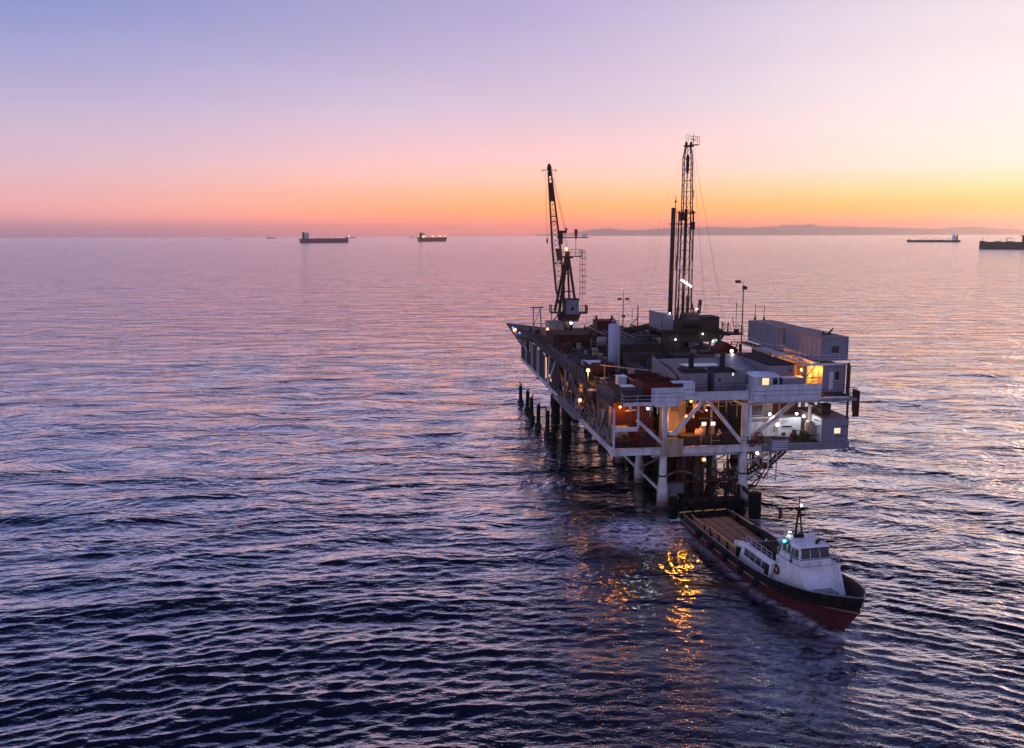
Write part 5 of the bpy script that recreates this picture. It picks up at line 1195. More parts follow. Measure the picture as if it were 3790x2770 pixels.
lbl = ['dark pump with a round flange left of the round column', 'brown tank low in the left bay of the lower deck', 'rusty manifold at the near left corner of the lower deck', 'dark box behind the blank board', 'dark machine between the lit panels and square column', 'brown barrel lying in front of the white control house', 'red and dark hose heap at the foot of the square column', 'dark bush of hoses beside the tan shaft', 'tan shaft lit from above near the lower container']
def lump(i, u0, u1, v0, v1, z1, mat, kind='box', nm='pump_skid', cat='machine'):
    return skid(nm, lbl[i], cat, u0, u1, v0, v1, z1, mat, mat, z0=7.7, kind=kind)
t = lump(0, 3.3, 5.6, .5, 1.8, 9.6, 'redbrown'); sub(t, 'flange', MB().tube((3.9, .3, 9.2), (3.9, .5, 9.2), .42, n=16), 'machine', True)
lump(1, 0.6, 3.0, .6, 1.8, 8.9, 'rust', 'tank', 'process_tank', 'tank'); lump(2, 0.5, 2.6, 2.2, 3.2, 9.9, 'tan', 'box', 'manifold', 'manifold'); lump(3, 8.7, 11.0, .5, 2.2, 8.9, 'steel', 'box', 'equipment_box', 'box')
lump(4, 13.9, 15.8, .9, 2.4, 9.0, 'steel'); lump(5, 22.9, 24.0, 1.0, 2.0, 8.7, 'rust', 'tank', 'barrel', 'barrel')
def heap(i, name, cat, u, v, n, mats, r=.5):
    t = thing(name, lbl[i], cat, (u, v, 7.7))
    for k in range(n):
        c = Vector((u + q.uniform(-r, r), v + q.uniform(-.3, .3), 7.75 + q.uniform(0, r * 1.6))); p = []
        for j in range(9):
            a = j / 8 * 2 * math.pi; p.append((c.x + .38 * math.cos(a), c.y + .14 * math.sin(a), c.z + .36 * math.sin(a)))
        sub(t, 'hose', MB().path(p, .06, 6), mats[k % len(mats)], True)
heap(6, 'hose_heap', 'hose', 17.9, -.0, 10, ('red', 'machine', 'steel'), .8); heap(7, 'hose_heap', 'hose', 24.3, .8, 10, ('machine', 'growth'), .6)
t = thing('tan_shaft', lbl[8], 'shaft', (25.4, 2.0, 7.7)); sub(t, 'shaft', MB().lathe([(.55, 7.7), (.55, 9.6), (.4, 10.0)], (25.6, 1.9, 0), 14), 'tan', True); sub(t, 'collar', MB().lathe([(.62, 8.2), (.62, 8.4)], (25.6, 1.9, 0), 14), 'rust', True)
# process vessels filling the space between the decks
for i, (u0, u1, v, r, z, mt, lb_) in enumerate(((1.6, 9.5, 14, 1.1, 9.6, 'rust', 'rust coloured process vessel between the decks near the outside stair'), (1.6, 12, 20, 1.2, 9.8, 'tan', 'tan process vessel deeper between the decks'), (2, 12, 29, 1.3, 9.7, 'pipe', 'grey process vessel far back between the decks'), (2, 11, 38, 1.3, 9.7, 'white', 'pale process vessel near the dark side cladding'))):
    t = thing('process_vessel', lb_, 'tank', ((u0 + u1) / 2, v, 7.7), group='process vessels between the decks')
    sub(t, 'shell', MB().tube((u0, v, z), (u1, v, z), r, n=20), mt, True)
    for u in (u0, u1): sub(t, 'end_cap', MB().ball((u, v, z), r, 16, 8, (.35, 1, 1)), mt, True)
    for u in (u0 + 1.2, u1 - 1.2): sub(t, 'saddle', MB().box(u - .15, u + .15, v - r * .8, v + r * .8, 7.7, z - r * .5), 'steel')

# ------------------------------------------------------------------ pilings, birds, fenders
PILE = [(-1.75, 69.5, 3.7), (-1.55, 61.5, 3.9), (-1.75, 54.2, 4.1), (-1.65, 47.2, 4.0), (-1.15, 40.6, 4.3), (-2.0, 30.2, 4.1), (-1.25, 24.8, 4.2)]
pl_lbl = ['old dark pile standing farthest along the row beside the platform', 'old dark pile second from the far end of the row', 'old dark pile close behind the second one, a bird with raised neck on top', 'old dark pile standing in the middle of the row', 'old dark pile with a split top, third from the near end of the row',
          'old dark pile in front of the growth covered legs, second from the near end', 'old dark pile nearest the camera in the row, against the shaded water']
q = random.Random(12)
for i, ((u, v, h), lb_) in enumerate(zip(PILE, pl_lbl)):
    t = thing('timber_pile', lb_, 'pile', (u, v, 0), group='old timber piles beside the platform')
    r = .34; dx = q.uniform(-.12, .12)
    m = MB(); n = 14; prof = [(r * 1.1, -2), (r * 1.05, .5), (r, 1.6), (r * .97, h - .25), (r * .93, h)]
    vs = []; fs = []
    for k, (rr, z) in enumerate(prof):
        for j in range(n):
            a = 2 * math.pi * j / n; w = rr * (1 + .07 * math.sin(3 * a + i) + q.uniform(-.03, .03))
            zz = z + (q.uniform(-.12, .12) if k == 4 else 0)
            vs.append((u + dx * z / 4 + w * math.cos(a), v + w * math.sin(a), zz))
    for k in range(4):
        for j in range(n): fs.append((k * n + j, k * n + (j + 1) % n, (k + 1) * n + (j + 1) % n, (k + 1) * n + j))
    fs.append(tuple(range(4 * n, 5 * n)))
    sub(t, 'shaft', m.add(vs, fs), 'timber')
    sub(t, 'growth_collar', MB().lathe([(r * 1.05, 1.1), (r * 1.5, .75), (r * 1.85, .4), (r * 1.7, .05), (r * 1.3, -.5)], (u, v, 0), 12), 'growth', True)
    if i == 4: sub(t, 'splinter', MB().beam((u - .22, v, h - .1), (u - .24, v, h + .75), .16), 'timber')
def bird(pos, face, label, neck=1.0):
    t = thing('cormorant', label, 'bird', pos, group='birds perched on the piles')
    c, s = math.cos(face), math.sin(face)
    def P(x, y, z): return (pos[0] + c * x - s * y, pos[1] + s * x + c * y, pos[2] + z)
    # one continuous body: tail, trunk, S neck and head lofted along a curve
    ring = [((-.38, .06), .03), ((-.22, .12), .07), ((-.1, .2), .13), ((.02, .32), .145), ((.1, .44), .12), ((.13, .54), .075), ((.11, .62 + .03 * neck), .05), ((.13, .70 + .1 * neck), .045), ((.17, .76 + .13 * neck), .055), ((.22, .77 + .13 * neck), .04), ((.36, .78 + .13 * neck), .01)]
    n = 9; vs = []; fs = []
    for k, ((x, z), r) in enumerate(ring):
        a = ring[max(0, k - 1)][0]; b = ring[min(len(ring) - 1, k + 1)][0]
        dx, dz = b[0] - a[0], b[1] - a[1]; l_ = math.hypot(dx, dz); nx, nz = -dz / l_, dx / l_
        for j in range(n):
            g = 2 * math.pi * j / n
            vs.append(P(x + nx * r * math.cos(g), r * .9 * math.sin(g), z + nz * r * math.cos(g)))
    for k in range(len(ring) - 1):
        for j in range(n): fs.append((k * n + j, k * n + (j + 1) % n, (k + 1) * n + (j + 1) % n, (k + 1) * n + j))
    fs += [tuple(range(n)), tuple(range((len(ring) - 1) * n, len(ring) * n))]
    sub(t, 'body', MB().add(vs, fs), 'bird', True)
    for y in (-.05, .05): sub(t, 'leg', MB().tube(P(0, y, .22), P(.02, y, -.02), .02, n=5), 'bird')
    for y in (-1, 1): sub(t, 'wing', MB().slab(P(.06, .13 * y, .42), P(-.3, .1 * y, .12), P(-.24, .14 * y, .1), P(.04, .15 * y, .28), .02), 'bird')
for i, fc, lb_, nk in ((0, 2.2, 'dark cormorant sitting on the farthest pile', .6), (1, 0.2, 'small dark cormorant on the second pile', .3), (2, 0.4, 'dark cormorant with its neck stretched up on the third pile', 1.4), (3, 1.2, 'dark cormorant hunched on the right edge of the middle pile', .2)):
    u, v, h = PILE[i]; bird((u + (.15 if i else -.05), v, h), fc, lb_, nk)
def fender(label, u, v, r, z1):
    t = thing('fender_pile', label, 'fender', (u, v, 0), group='black rubber fender piles at the boat landing')
    sub(t, 'shaft', MB().lathe([(r, -2), (r, z1 - .15), (r * .93, z1)], (u, v, 0), 20), 'rubber', True)
    sub(t, 'cap', MB().lathe([(r * .7, z1), (r * .7, z1 + .06)], (u, v, 0), 16), 'steel', True)
    for z in (.9, 1.9): sub(t, 'band', MB().lathe([(r * 1.05, z), (r * 1.05, z + .16)], (u, v, 0), 20), 'rubber', True)
fender('big black fender pile beside the square right leg and the boat', 16.2, -4.6, .72, 3.1)
fender('black fender pile in front of the white left leg', 6.7, -3.2, .55, 2.6)
fender('short black fender pile just right of the white left leg', 8.0, -3.6, .5, 1.3)
sub(bpy.data.objects['fender_pile'], 'arm', MB().beam((16.2, -4.0, 2.2), (16.5, .4, 2.5), .35).beam((16.2, -4.0, .9), (16.5, .4, .9), .35), 'steel')
t = thing('loading_hose', 'hose coil hung by the white left leg near the waterline', 'hose', (7.4, -.6, 1))
for k in range(3): sub(t, 'hose', MB().path([(7.3 + .1 * k + .55 * math.cos(a), -.9, 1.6 + .5 * math.sin(a)) for a in np.linspace(0, 6.28, 12)], .07, 6), 'pipe', True)

# ------------------------------------------------------------------ crew boat
_bd = Vector((0.0845, -0.9964, 0))
_a = PLAT.world((9.37, -7.05, 0))
_w = Vector((math.cos(PLAT.a) * _bd.x - math.sin(PLAT.a) * _bd.y, math.sin(PLAT.a) * _bd.x + math.cos(PLAT.a) * _bd.y, 0))
BOAT = Frame((_a.x, _a.y, 0.0), math.atan2(_w.y, _w.x))      # x from stern to bow, y towards the platform's right
bt = thing('crew_boat', 'crew boat with a dark red hull and white wheelhouse moored stern first', 'boat', (15, 0, 0), frame=BOAT)
ST = [0, .4, 3, 8, 14, 18, 21, 23.8, 25.9, 27.6, 28.8, 29.65, 30.0]
HS = [2.75, 2.9, 3.05, 3.25, 3.4, 3.45, 3.4, 3.1, 2.6, 1.9, 1.1, .45, .03]
HR = [2.7, 2.85, 3.0, 3.2, 3.32, 3.28, 3.05, 2.6, 2.0, 1.3, .62, .2, .02]
HW = [2.4, 2.6, 2.75, 2.9, 2.95, 2.75, 2.35, 1.75, 1.1, .55, .12, .02, .01]
ZS = [1.85, 1.85, 1.85, 1.9, 2.0, 2.2, 2.5, 2.9, 3.2, 3.5, 3.75, 3.9, 3.98]
ZR = [1.0, 1.0, 1.0, 1.05, 1.15, 1.3, 1.5, 1.8, 2.05, 2.25, 2.4, 2.5, 2.55]
SW = [0, .4, 3, 8, 14, 18, 20.6, 22.8, 24.6, 26, 26.9, 27.4, 27.6]      # waterline stations pulled aft by the rake
SR = [0, .4, 3, 8, 14, 18, 20.9, 23.5, 25.6, 27.4, 28.6, 29.3, 29.65]
nst = len(ST)
def loft(rows, close=False):
    vs = []; fs = []
    for r_ in rows: vs += r_
    w = len(rows[0])
    for k in range(len(rows) - 1):
        for i in range(w - 1): fs.append((k * w + i, k * w + i + 1, (k + 1) * w + i + 1, (k + 1) * w + i))
    return vs, fs
lo = MB(); up_ = MB(); inn = MB(); rubr = MB()
bil = [(SW[i] - .3 * (i > 8), HW[i] * .85, -.9) for i in range(nst)]
wl = [(SW[i], HW[i], 0.0) for i in range(nst)]
rb_ = [(SR[i], HR[i], ZR[i]) for i in range(nst)]
sh = [(ST[i], HS[i], ZS[i]) for i in range(nst)]
def mir(row): return [(x, -y, z) for x, y, z in row]
for s_ in (0, 1):
    g = (lambda r_: r_) if s_ == 0 else mir
    lo.add(*loft([g(bil), g(wl), g(rb_)])); up_.add(*loft([g(rb_), g(sh)]))
    ins = [(x - .05, max(.0, y - .14), z) for x, y, z in sh]; inb = [(x - .25, max(0, y - .2), max(1.1, z - (1.15 if x > 19 else .75))) for x, y, z in sh]
    up_.add(*loft([g(sh), g(ins), g(inb)]))
    pts = [(x, y + .06, z) for x, y, z in rb_]
    rubr.path(g(pts), .09, 6)
lo.add([bil[0], wl[0], rb_[0], mir(rb_)[0], mir(wl)[0], mir(bil)[0]], [(0, 1, 2, 3, 4, 5)])
up_.add([rb_[0], sh[0], mir(sh)[0], mir(rb_)[0]], [(0, 1, 2, 3)])
sub(bt, 'hull', lo, 'hullred', True)
up_o = sub(bt, 'bulwark', up_, 'hullblack', True)
sub(up_o, 'rub_rail', rubr, 'legrust', True, kind='stuff')
cap = MB()
for s_ in (1, -1):
    pts = [(x, s_ * max(0, y - .05), z + .03) for x, y, z in sh]; cap.path(pts, .06, 6)
sub(up_o, 'cap_rail', cap, 'grey', True, kind='stuff')
dk = MB()
dk.add([(ST[i] - (0 if i < 11 else .3), HS[i] - .12 if HS[i] > .2 else 0, 1.25 if ST[i] < 19 else max(1.25, ZS[i] - 1.0)) for i in range(nst)] + [(ST[i] - (0 if i < 11 else .3), -(HS[i] - .12) if HS[i] > .2 else 0, 1.25 if ST[i] < 19 else max(1.25, ZS[i] - 1.0)) for i in range(nst)],
       [(i, i + 1, nst + i + 1, nst + i) for i in range(nst - 1)])
sub(bt, 'deck', dk, 'boatdeck')
# timber working deck, plank by plank
n = 14
wdk = sub(bt, 'working_deck', MB().box(.7, 12.6, -2.5, 2.5, 1.26, 1.285), 'deckwood')
for i in range(n):
    y0 = -2.5 + i * 5.0 / n
    sub(wdk, 'plank', MB().box(.7, 12.6, y0 + .022, y0 + 5.0 / n - .022, 1.285, 1.32 + .008 * (i % 3)), ('deckwood', 'deckwood2', 'deckwood')[(i * 7) % 3])
for x in (4.7, 10.2): sub(bt, 'deck_batten', MB().box(x, x + .09, -2.6, 2.5, 1.33, 1.41), 'tan')
def pole_rail(a, b, z=2.15, r=.075, mat='yellow'):
    o = sub(bt, 'crash_rail', MB().tube((a[0], a[1], z), (b[0], b[1], z), r, n=8), mat, True)
    k = max(1, int(abs(b[0] - a[0]) / 2))
    for i in range(k + 1):
        x = a[0] + (b[0] - a[0]) * i / k; y = a[1] + (b[1] - a[1]) * i / k
        sub(o, 'rail_post', MB().box(x - .07, x + .07, y - .07, y + .07, 1.25, z), 'hullblack')
pole_rail((6.0, -2.2), (12.6, -2.35)); pole_rail((.9, -2.15), (4.6, -2.2), 1.9, .06, 'tan'); pole_rail((3.3, 2.45), (6.4, 2.55), 2.2)
for (a, b) in (((.35, -3.3), (.35, -1.9)), ((.3, -1.6), (.3, -.7)), ((.3, -.3), (.3, .8)), ((.35, 1.0), (.35, 2.3))):
    sub(bt, 'stern_rail', MB().tube((a[0], a[1], 2.05), (b[0], b[1], 2.1), .08, n=8), 'yellow', True)
for y in (-2.4, -.6, .9, 2.3): sub(bt, 'stern_post', MB().box(.25, .45, y - .09, y + .09, 1.2, 2.05), 'hullblack')
for y in (-2.75, 2.75):
    for x in (2.2, 7.3, 11.2): sub(bt, 'bollard', MB().lathe([(.13, 1.25), (.13, 1.8), (.2, 1.85), (.2, 1.92)], (x, y * .98, 0), 10), 'hullblack', True)
# low cabin
cab0, cab1 = 13.4, 19.6
lc = sub(bt, 'low_cabin', MB().hexa([(cab0 - .1, -2.55, 1.3), (cab1, -2.6, 1.3), (cab1, 2.4, 1.3), (cab0 - .1, 2.4, 1.3), (cab0 + .3, -2.35, 3.15), (cab1, -2.4, 3.3), (cab1, 2.3, 3.3), (cab0 + .3, 2.3, 3.15)]), 'whiteclean')
sub(lc, 'cabin_roof', MB().box(cab0 + .9, cab1 - .1, -1.9, 2.1, 3.26, 3.34), 'boatdeck')
for i in range(4):
    x = 14.5 + i * 1.15
    w_ = sub(lc, 'window', MB().slab((x, -2.54, 2.25), (x + .9, -2.545, 2.25), (x + .9, -2.455, 2.85), (x, -2.45, 2.85), .04), 'glass' if i != 1 else 'glass')
sub(lc, 'door', MB().slab((18.6, -2.63, 1.4), (19.3, -2.64, 1.4), (19.3, -2.47, 2.95), (18.6, -2.46, 2.95), .05), 'hullblack')
# main house with the raked front
fh = sub(bt, 'main_house', MB().hexa([(19.6, -2.35, 1.4), (25.3, -1.75, 1.8), (25.3, 1.75, 1.8), (19.6, 2.35, 1.4), (19.9, -2.15, 3.95), (23.7, -1.98, 4.05), (23.7, 1.98, 4.05), (19.9, 2.15, 3.95)]), 'whiteclean')
sub(fh, 'coaming', MB().slab((19.9, -2.16, 3.95), (23.72, -1.99, 4.05), (23.72, -1.97, 4.3), (19.9, -2.14, 4.2), .05), 'whiteclean')
sub(fh, 'coaming', MB().slab((23.72, -1.99, 4.05), (23.72, 1.99, 4.05), (23.70, 1.97, 4.28), (23.70, -1.97, 4.28), .05), 'whiteclean')
sub(fh, 'coaming', MB().slab((23.72, 1.99, 4.05), (20.5, 2.1, 4.0), (20.5, 2.08, 4.25), (23.72, 1.97, 4.28), .05), 'whiteclean')
# wheelhouse
wh = sub(bt, 'wheelhouse', MB().hexa([(19.7, -1.85, 4.0), (23.1, -1.55, 4.0), (23.1, 1.55, 4.0), (19.7, 1.85, 4.0), (20.2, -1.6, 5.65), (22.6, -1.4, 5.65), (22.6, 1.4, 5.65), (20.2, 1.6, 5.65)]), 'whiteclean')
sub(wh, 'wheelhouse_roof', MB().hexa([(20.0, -1.7, 5.65), (22.75, -1.48, 5.65), (22.75, 1.48, 5.65), (20.0, 1.7, 5.65), (20.1, -1.6, 5.8), (22.5, -1.38, 5.8), (22.5, 1.38, 5.8), (20.1, 1.6, 5.8)]), 'whiteclean')
def fp(t, y, side='front'):
    if side == 'front': return (23.1 - .5 * t + .03, y, 4.0 + 1.65 * t)
    return (y, (-1.85 + .25 * t) + (y - 19.7) / 3.4 * .3 - .09, 4.0 + 1.65 * t)
for i in range(3):
    y0 = -1.38 + i * .94; y1 = y0 + .86
    a = 1 - .08 * 0
    w_ = sub(wh, 'windscreen', MB().slab(fp(.42, y0), fp(.42, y1), fp(.9, y1 * .93), fp(.9, y0 * .93), .04), 'glass')
    sub(w_, 'frame', MB().tube(fp(.42, y0 - .04), fp(.9, (y0 - .04) * .93), .025, n=5), 'whiteclean')
for x0, x1, lo_, hi_, mt in ((20.25, 20.85, .42, .9, 'glass'), (20.92, 21.48, .42, .9, 'glass'), (22.0, 22.65, .36, .88, 'glass')):
    sub(wh, 'side_window', MB().slab(fp(lo_, x0, 's'), fp(lo_, x1, 's'), fp(hi_, x1 - .12, 's'), fp(hi_, x0 + .05, 's'), .04), mt)
sub(wh, 'door_opening', MB().slab(fp(.03, 21.55, 's'), fp(.03, 21.9, 's'), fp(.86, 21.88, 's'), fp(.86, 21.6, 's'), .04), 'glass')
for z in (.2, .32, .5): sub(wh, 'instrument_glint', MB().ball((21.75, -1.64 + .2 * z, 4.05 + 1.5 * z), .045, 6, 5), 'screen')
sub(wh, 'visor', MB().box(22.5, 22.8, -1.3, 1.3, 5.58, 5.66), 'hullblack')
sub(wh, 'roof_platform', MB().box(19.6, 21.3, -1.4, 1.5, 5.82, 5.86), 'whiteclean')
sub(wh, 'searchlight', MB().tube((22.1, .5, 6.05), (22.35, .5, 6.1), .13, n=10).box(22.05, 22.25, .4, .6, 5.8, 6.0), 'steel', True)
sub(wh, 'horn', MB().tube((21.5, 1.0, 6.0), (21.9, 1.0, 6.0), .07, .12, n=8).box(21.5, 21.7, .95, 1.05, 5.8, 6.0), 'hullred')
sub(wh, 'radome', MB().ball((20.6, .9, 6.15), .3, 12, 8, (1, 1, .55)), 'whiteclean', True)
sub(wh, 'roof_hatch', MB().box(21.0, 21.6, -.6, 0, 5.8, 5.9), 'panel')
sub(wh, 'roof_rail', MB().rail([(20.1, -1.5, 5.82), (20.1, 1.5, 5.82), (22.0, 1.4, 5.82)], .7, .9, .025), 'panel', kind='stuff')
msd = sub(bt, 'mast', MB().tube((20.4, -.65, 5.8), (20.5, -.45, 8.6), .10, n=8).tube((20.4, .05, 5.8), (20.5, -.35, 8.6), .08, n=8).box(20.3, 20.6, -.75, .15, 5.8, 6.15), 'hullblack')
sub(msd, 'mast_top', MB().tube((20.5, -.42, 8.5), (20.5, -.42, 9.7), .05, n=6), 'hullblack'); sub(msd, 'mast_crosstree', MB().beam((20.5, -1.1, 8.0), (20.5, .3, 8.0), .07), 'hullblack')
sub(msd, 'mast_light', MB().ball((20.62, -.28, 8.9), .11, 8, 6), 'lampwarm', True)
sub(bt, 'ensign_staff', MB().tube((19.9, -1.2, 5.8), (19.5, -1.6, 8.8), .025, n=5), 'panel')
fg = thing('ensign', 'small limp flag hanging from the stay behind the boat mast', 'flag', (19.6, -1.5, 7.6), frame=BOAT); sub(fg, 'cloth', MB().slab((19.62, -1.52, 7.5), (19.2, -1.7, 7.2), (19.25, -1.72, 8.2), (19.52, -1.6, 8.6), .02), 'redbrown')
nl = sub(wh, 'nav_light', MB().ball((20.75, -1.85, 5.75), .13, 8, 6), 'lampgreen', True); sub(nl, 'light_screen', MB().box(20.3, 21.2, -1.72, -1.68, 5.55, 5.95), 'hullblack')
lamp_light('nav_light_source', (20.8, -2.0, 5.75), bt, (.03, .9, .6), 5)
fld = sub(bt, 'deck_floodlight', MB().box(19.75, 19.85, -.95, -.7, 6.1, 6.18), 'tube'); lamp_light('deck_floodlight_source', (18.2, -.2, 6.3), bt, WARM, 35, .2)
sub(bt, 'light_arm', MB().beam((19.9, -1.1, 5.85), (17.5, -2.2, 5.95), .05), 'hullblack')
for ob_ in (lc, fh, wh):
    bv = ob_.modifiers.new('soft_edges', 'BEVEL'); bv.width = .10; bv.segments = 3; bv.limit_method = 'ANGLE'
for i in range(4):
    x = 14.5 + i * 1.15
    sub(lc, 'window_frame', MB().slab((x - .07, -2.535, 2.18), (x + .97, -2.54, 2.18), (x + .97, -2.43, 2.92), (x - .07, -2.425, 2.92), .03), 'grey')
sub(wh, 'windscreen_surround', MB().slab((fp(.38, -1.46)[0] - .01, -1.46, fp(.38, 0)[2]), (fp(.38, 1.46)[0] - .01, 1.46, fp(.38, 0)[2]), (fp(.94, 1.34)[0] - .01, 1.34, fp(.94, 0)[2]), (fp(.94, -1.34)[0] - .01, -1.34, fp(.94, 0)[2]), .03), 'grey')
for x in (20.8, 22.2, 23.4): sub(fh, 'rust_run', MB().slab((x, -2.36 + (x - 19.6) * .1, 1.75), (x + .06, -2.36 + (x - 19.6) * .1, 1.75), (x + .05, -2.25 + (x - 19.6) * .08, 2.9), (x + .01, -2.25 + (x - 19.6) * .08, 2.9), .01), 'legrust')
# deck gear
sub(fh, 'top_rail', MB().rail([(20.0, -2.05, 4.2), (23.6, -1.92, 4.28)], .75, 1.2, .022).rail([(23.6, -1.9, 4.28), (23.6, 1.9, 4.28), (20.2, 2.0, 4.2)], .75, 1.2, .022), 'panel', kind='stuff')
for x in (5.5, 9.0, 12.4, 15.8, 19.0): sub(bt, 'tyre_fender', MB().tube((x, -3.36 - (.1 if x > 8 else -.1), 1.25), (x, -3.62 - (.1 if x > 8 else -.1), 1.22), .42, n=14), 'rubber', True)
sub(fh, 'foredeck_ladder', MB().beam((23.9, 1.2, 4.0), (25.2, 1.1, 1.95), .05).beam((23.9, 1.55, 4.0), (25.2, 1.45, 1.95), .05), 'panel')
for y in (-1.2, 0.2): sub(fh, 'vent_pipe', MB().path([(23.4, y * .8, 4.1), (23.4, y * .8, 4.55), (23.55, y * .8, 4.6)], .07, 7), 'panel', True)
sub(bt, 'foredeck_hatch', MB().box(26.6, 27.3, -.4, .4, 2.25, 2.55), 'grey'); sub(bt, 'windlass', MB().tube((27.6, -.9, 2.7), (27.6, -.2, 2.7), .22, n=12), 'grey', True)
for i in range(4): sub(bt, 'deck_crate', MB().box(11.2 + .2 * i, 11.9 + .2 * i, .2 + .55 * i - .2, .65 + .55 * i - .2, 1.33, 1.6 + .12 * (i % 2)), ('panel', 'grey', 'tan', 'redbrown')[i])
sub(bt, 'cabin_locker', MB().box(16.5, 18.6, -1.3, -.2, 3.34, 3.8), 'boatdeck'); sub(bt, 'cabin_rail', MB().rail([(14.2, -2.2, 3.25), (19.4, -2.25, 3.32)], .8, 1.1, .022), 'panel', kind='stuff')
wr = sub(bt, 'towing_frame', MB().beam((12.9, .6, 1.3), (12.9, .6, 3.0), .12).beam((12.9, 1.9, 1.3), (12.9, 1.9, 2.9), .12).beam((12.9, .6, 2.0), (12.9, 1.9, 2.0), .12).beam((12.9, .6, 1.5), (12.9, 1.9, 1.5), .12).beam((12.9, -.6, 1.5), (12.9, .6, 1.5), .12), 'whiteclean')
sub(bt, 'capstan', MB().lathe([(.3, 1.3), (.22, 1.6), (.22, 1.9), (.34, 2.0)], (13.0, -.2, 0), 12), 'grey', True)
sub(bt, 'bitts', MB().box(28.0, 28.2, .4, .6, 2.5, 3.0).box(28.0, 28.2, .9, 1.1, 2.5, 3.0).box(27.95, 28.25, .3, 1.2, 2.75, 2.85), 'panel')
sub(bt, 'fairlead', MB().ball((29.0, .75, 2.9), .14, 8, 6), 'panel'); sub(bt, 'anchor_light', MB().ball((23.0, -2.95, 2.5), .13, 8, 6), 'panel')
sub(bt, 'stair_side', MB().beam((19.5, -2.5, 1.5), (20.4, -2.3, 4.0), .1), 'panel')
rf = thing('life_raft', 'white life raft canister on the boat beside the yellow crash rail', 'life raft', (13.2, -2.4, 2), frame=BOAT)
sub(rf, 'canister', MB().tube((12.9, -2.75, 2.85), (13.5, -2.1, 2.85), .33, n=16), 'whiteclean', True); sub(rf, 'cradle', MB().box(13.0, 13.4, -2.65, -2.25, 1.3, 2.6), 'hullblack'); sub(rf, 'strap', MB().tube((13.08, -2.56, 2.85), (13.16, -2.47, 2.85), .345, n=16), 'yellow', True)
lf = thing('life_ring', 'red brown life ring hung on the white side of the boat house', 'life ring', (20.3, -2.35, 2.9), frame=BOAT)
m = MB(); nR, nr_ = 20, 8; vs = []; fs = []
for i in range(nR):
    a = 2 * math.pi * i / nR
    for j in range(nr_):
        b = 2 * math.pi * j / nr_; rr = .36 + .1 * math.cos(b)
        vs.append((20.35 + rr * math.cos(a), -2.33 + .09 * math.sin(b), 2.95 + rr * math.sin(a)))
for i in range(nR):
    for j in range(nr_): fs.append((i * nr_ + j, ((i + 1) % nR) * nr_ + j, ((i + 1) % nR) * nr_ + (j + 1) % nr_, i * nr_ + (j + 1) % nr_))
sub(lf, 'ring', m.add(vs, fs), 'redbrown', True)
bx = thing('deck_box', 'dark padded box at the foot of the boat house front', 'box', (25.6, -.7, 2), frame=BOAT); sub(bx, 'body', MB().box(25.2, 26.1, -1.6, .4, 1.9, 2.75), 'boatdeck'); sub(bx, 'lid', MB().hexa([(25.15, -1.65, 2.75), (26.15, -1.65, 2.75), (26.15, .45, 2.75), (25.15, .45, 2.75), (25.3, -1.4, 2.95), (26.0, -1.4, 2.95), (26.0, .2, 2.95), (25.3, .2, 2.95)]), 'grey')
td = thing('rescue_dinghy', 'pale rescue dinghy with a red cover behind the wheelhouse', 'dinghy', (17.6, .9, 3.4), frame=BOAT)
sub(td, 'hull', MB().hexa([(16.0, .4, 3.4), (18.9, .6, 3.4), (18.9, 1.5, 3.4), (16.0, 1.7, 3.4), (15.8, .1, 4.0), (19.1, .4, 4.0), (19.1, 1.7, 4.0), (15.8, 2.0, 4.0)]), 'panel'); sub(td, 'cover', MB().ball((17.6, 1.05, 4.0), .9, 12, 6, (1.7, .75, .35)), 'red', True)
dv = thing('boat_davit', 'thin davit frame standing by the dinghy on the boat', 'davit', (15.2, 1.4, 3.3), frame=BOAT); sub(dv, 'arm', MB().path([(15.2, 1.9, 1.3), (15.2, 1.9, 4.2), (16.2, 1.6, 4.7)], .06, 6), 'redbrown'); sub(dv, 'stay', MB().tube((15.2, 1.9, 3.2), (16.0, 2.1, 4.0), .04, n=5), 'panel')

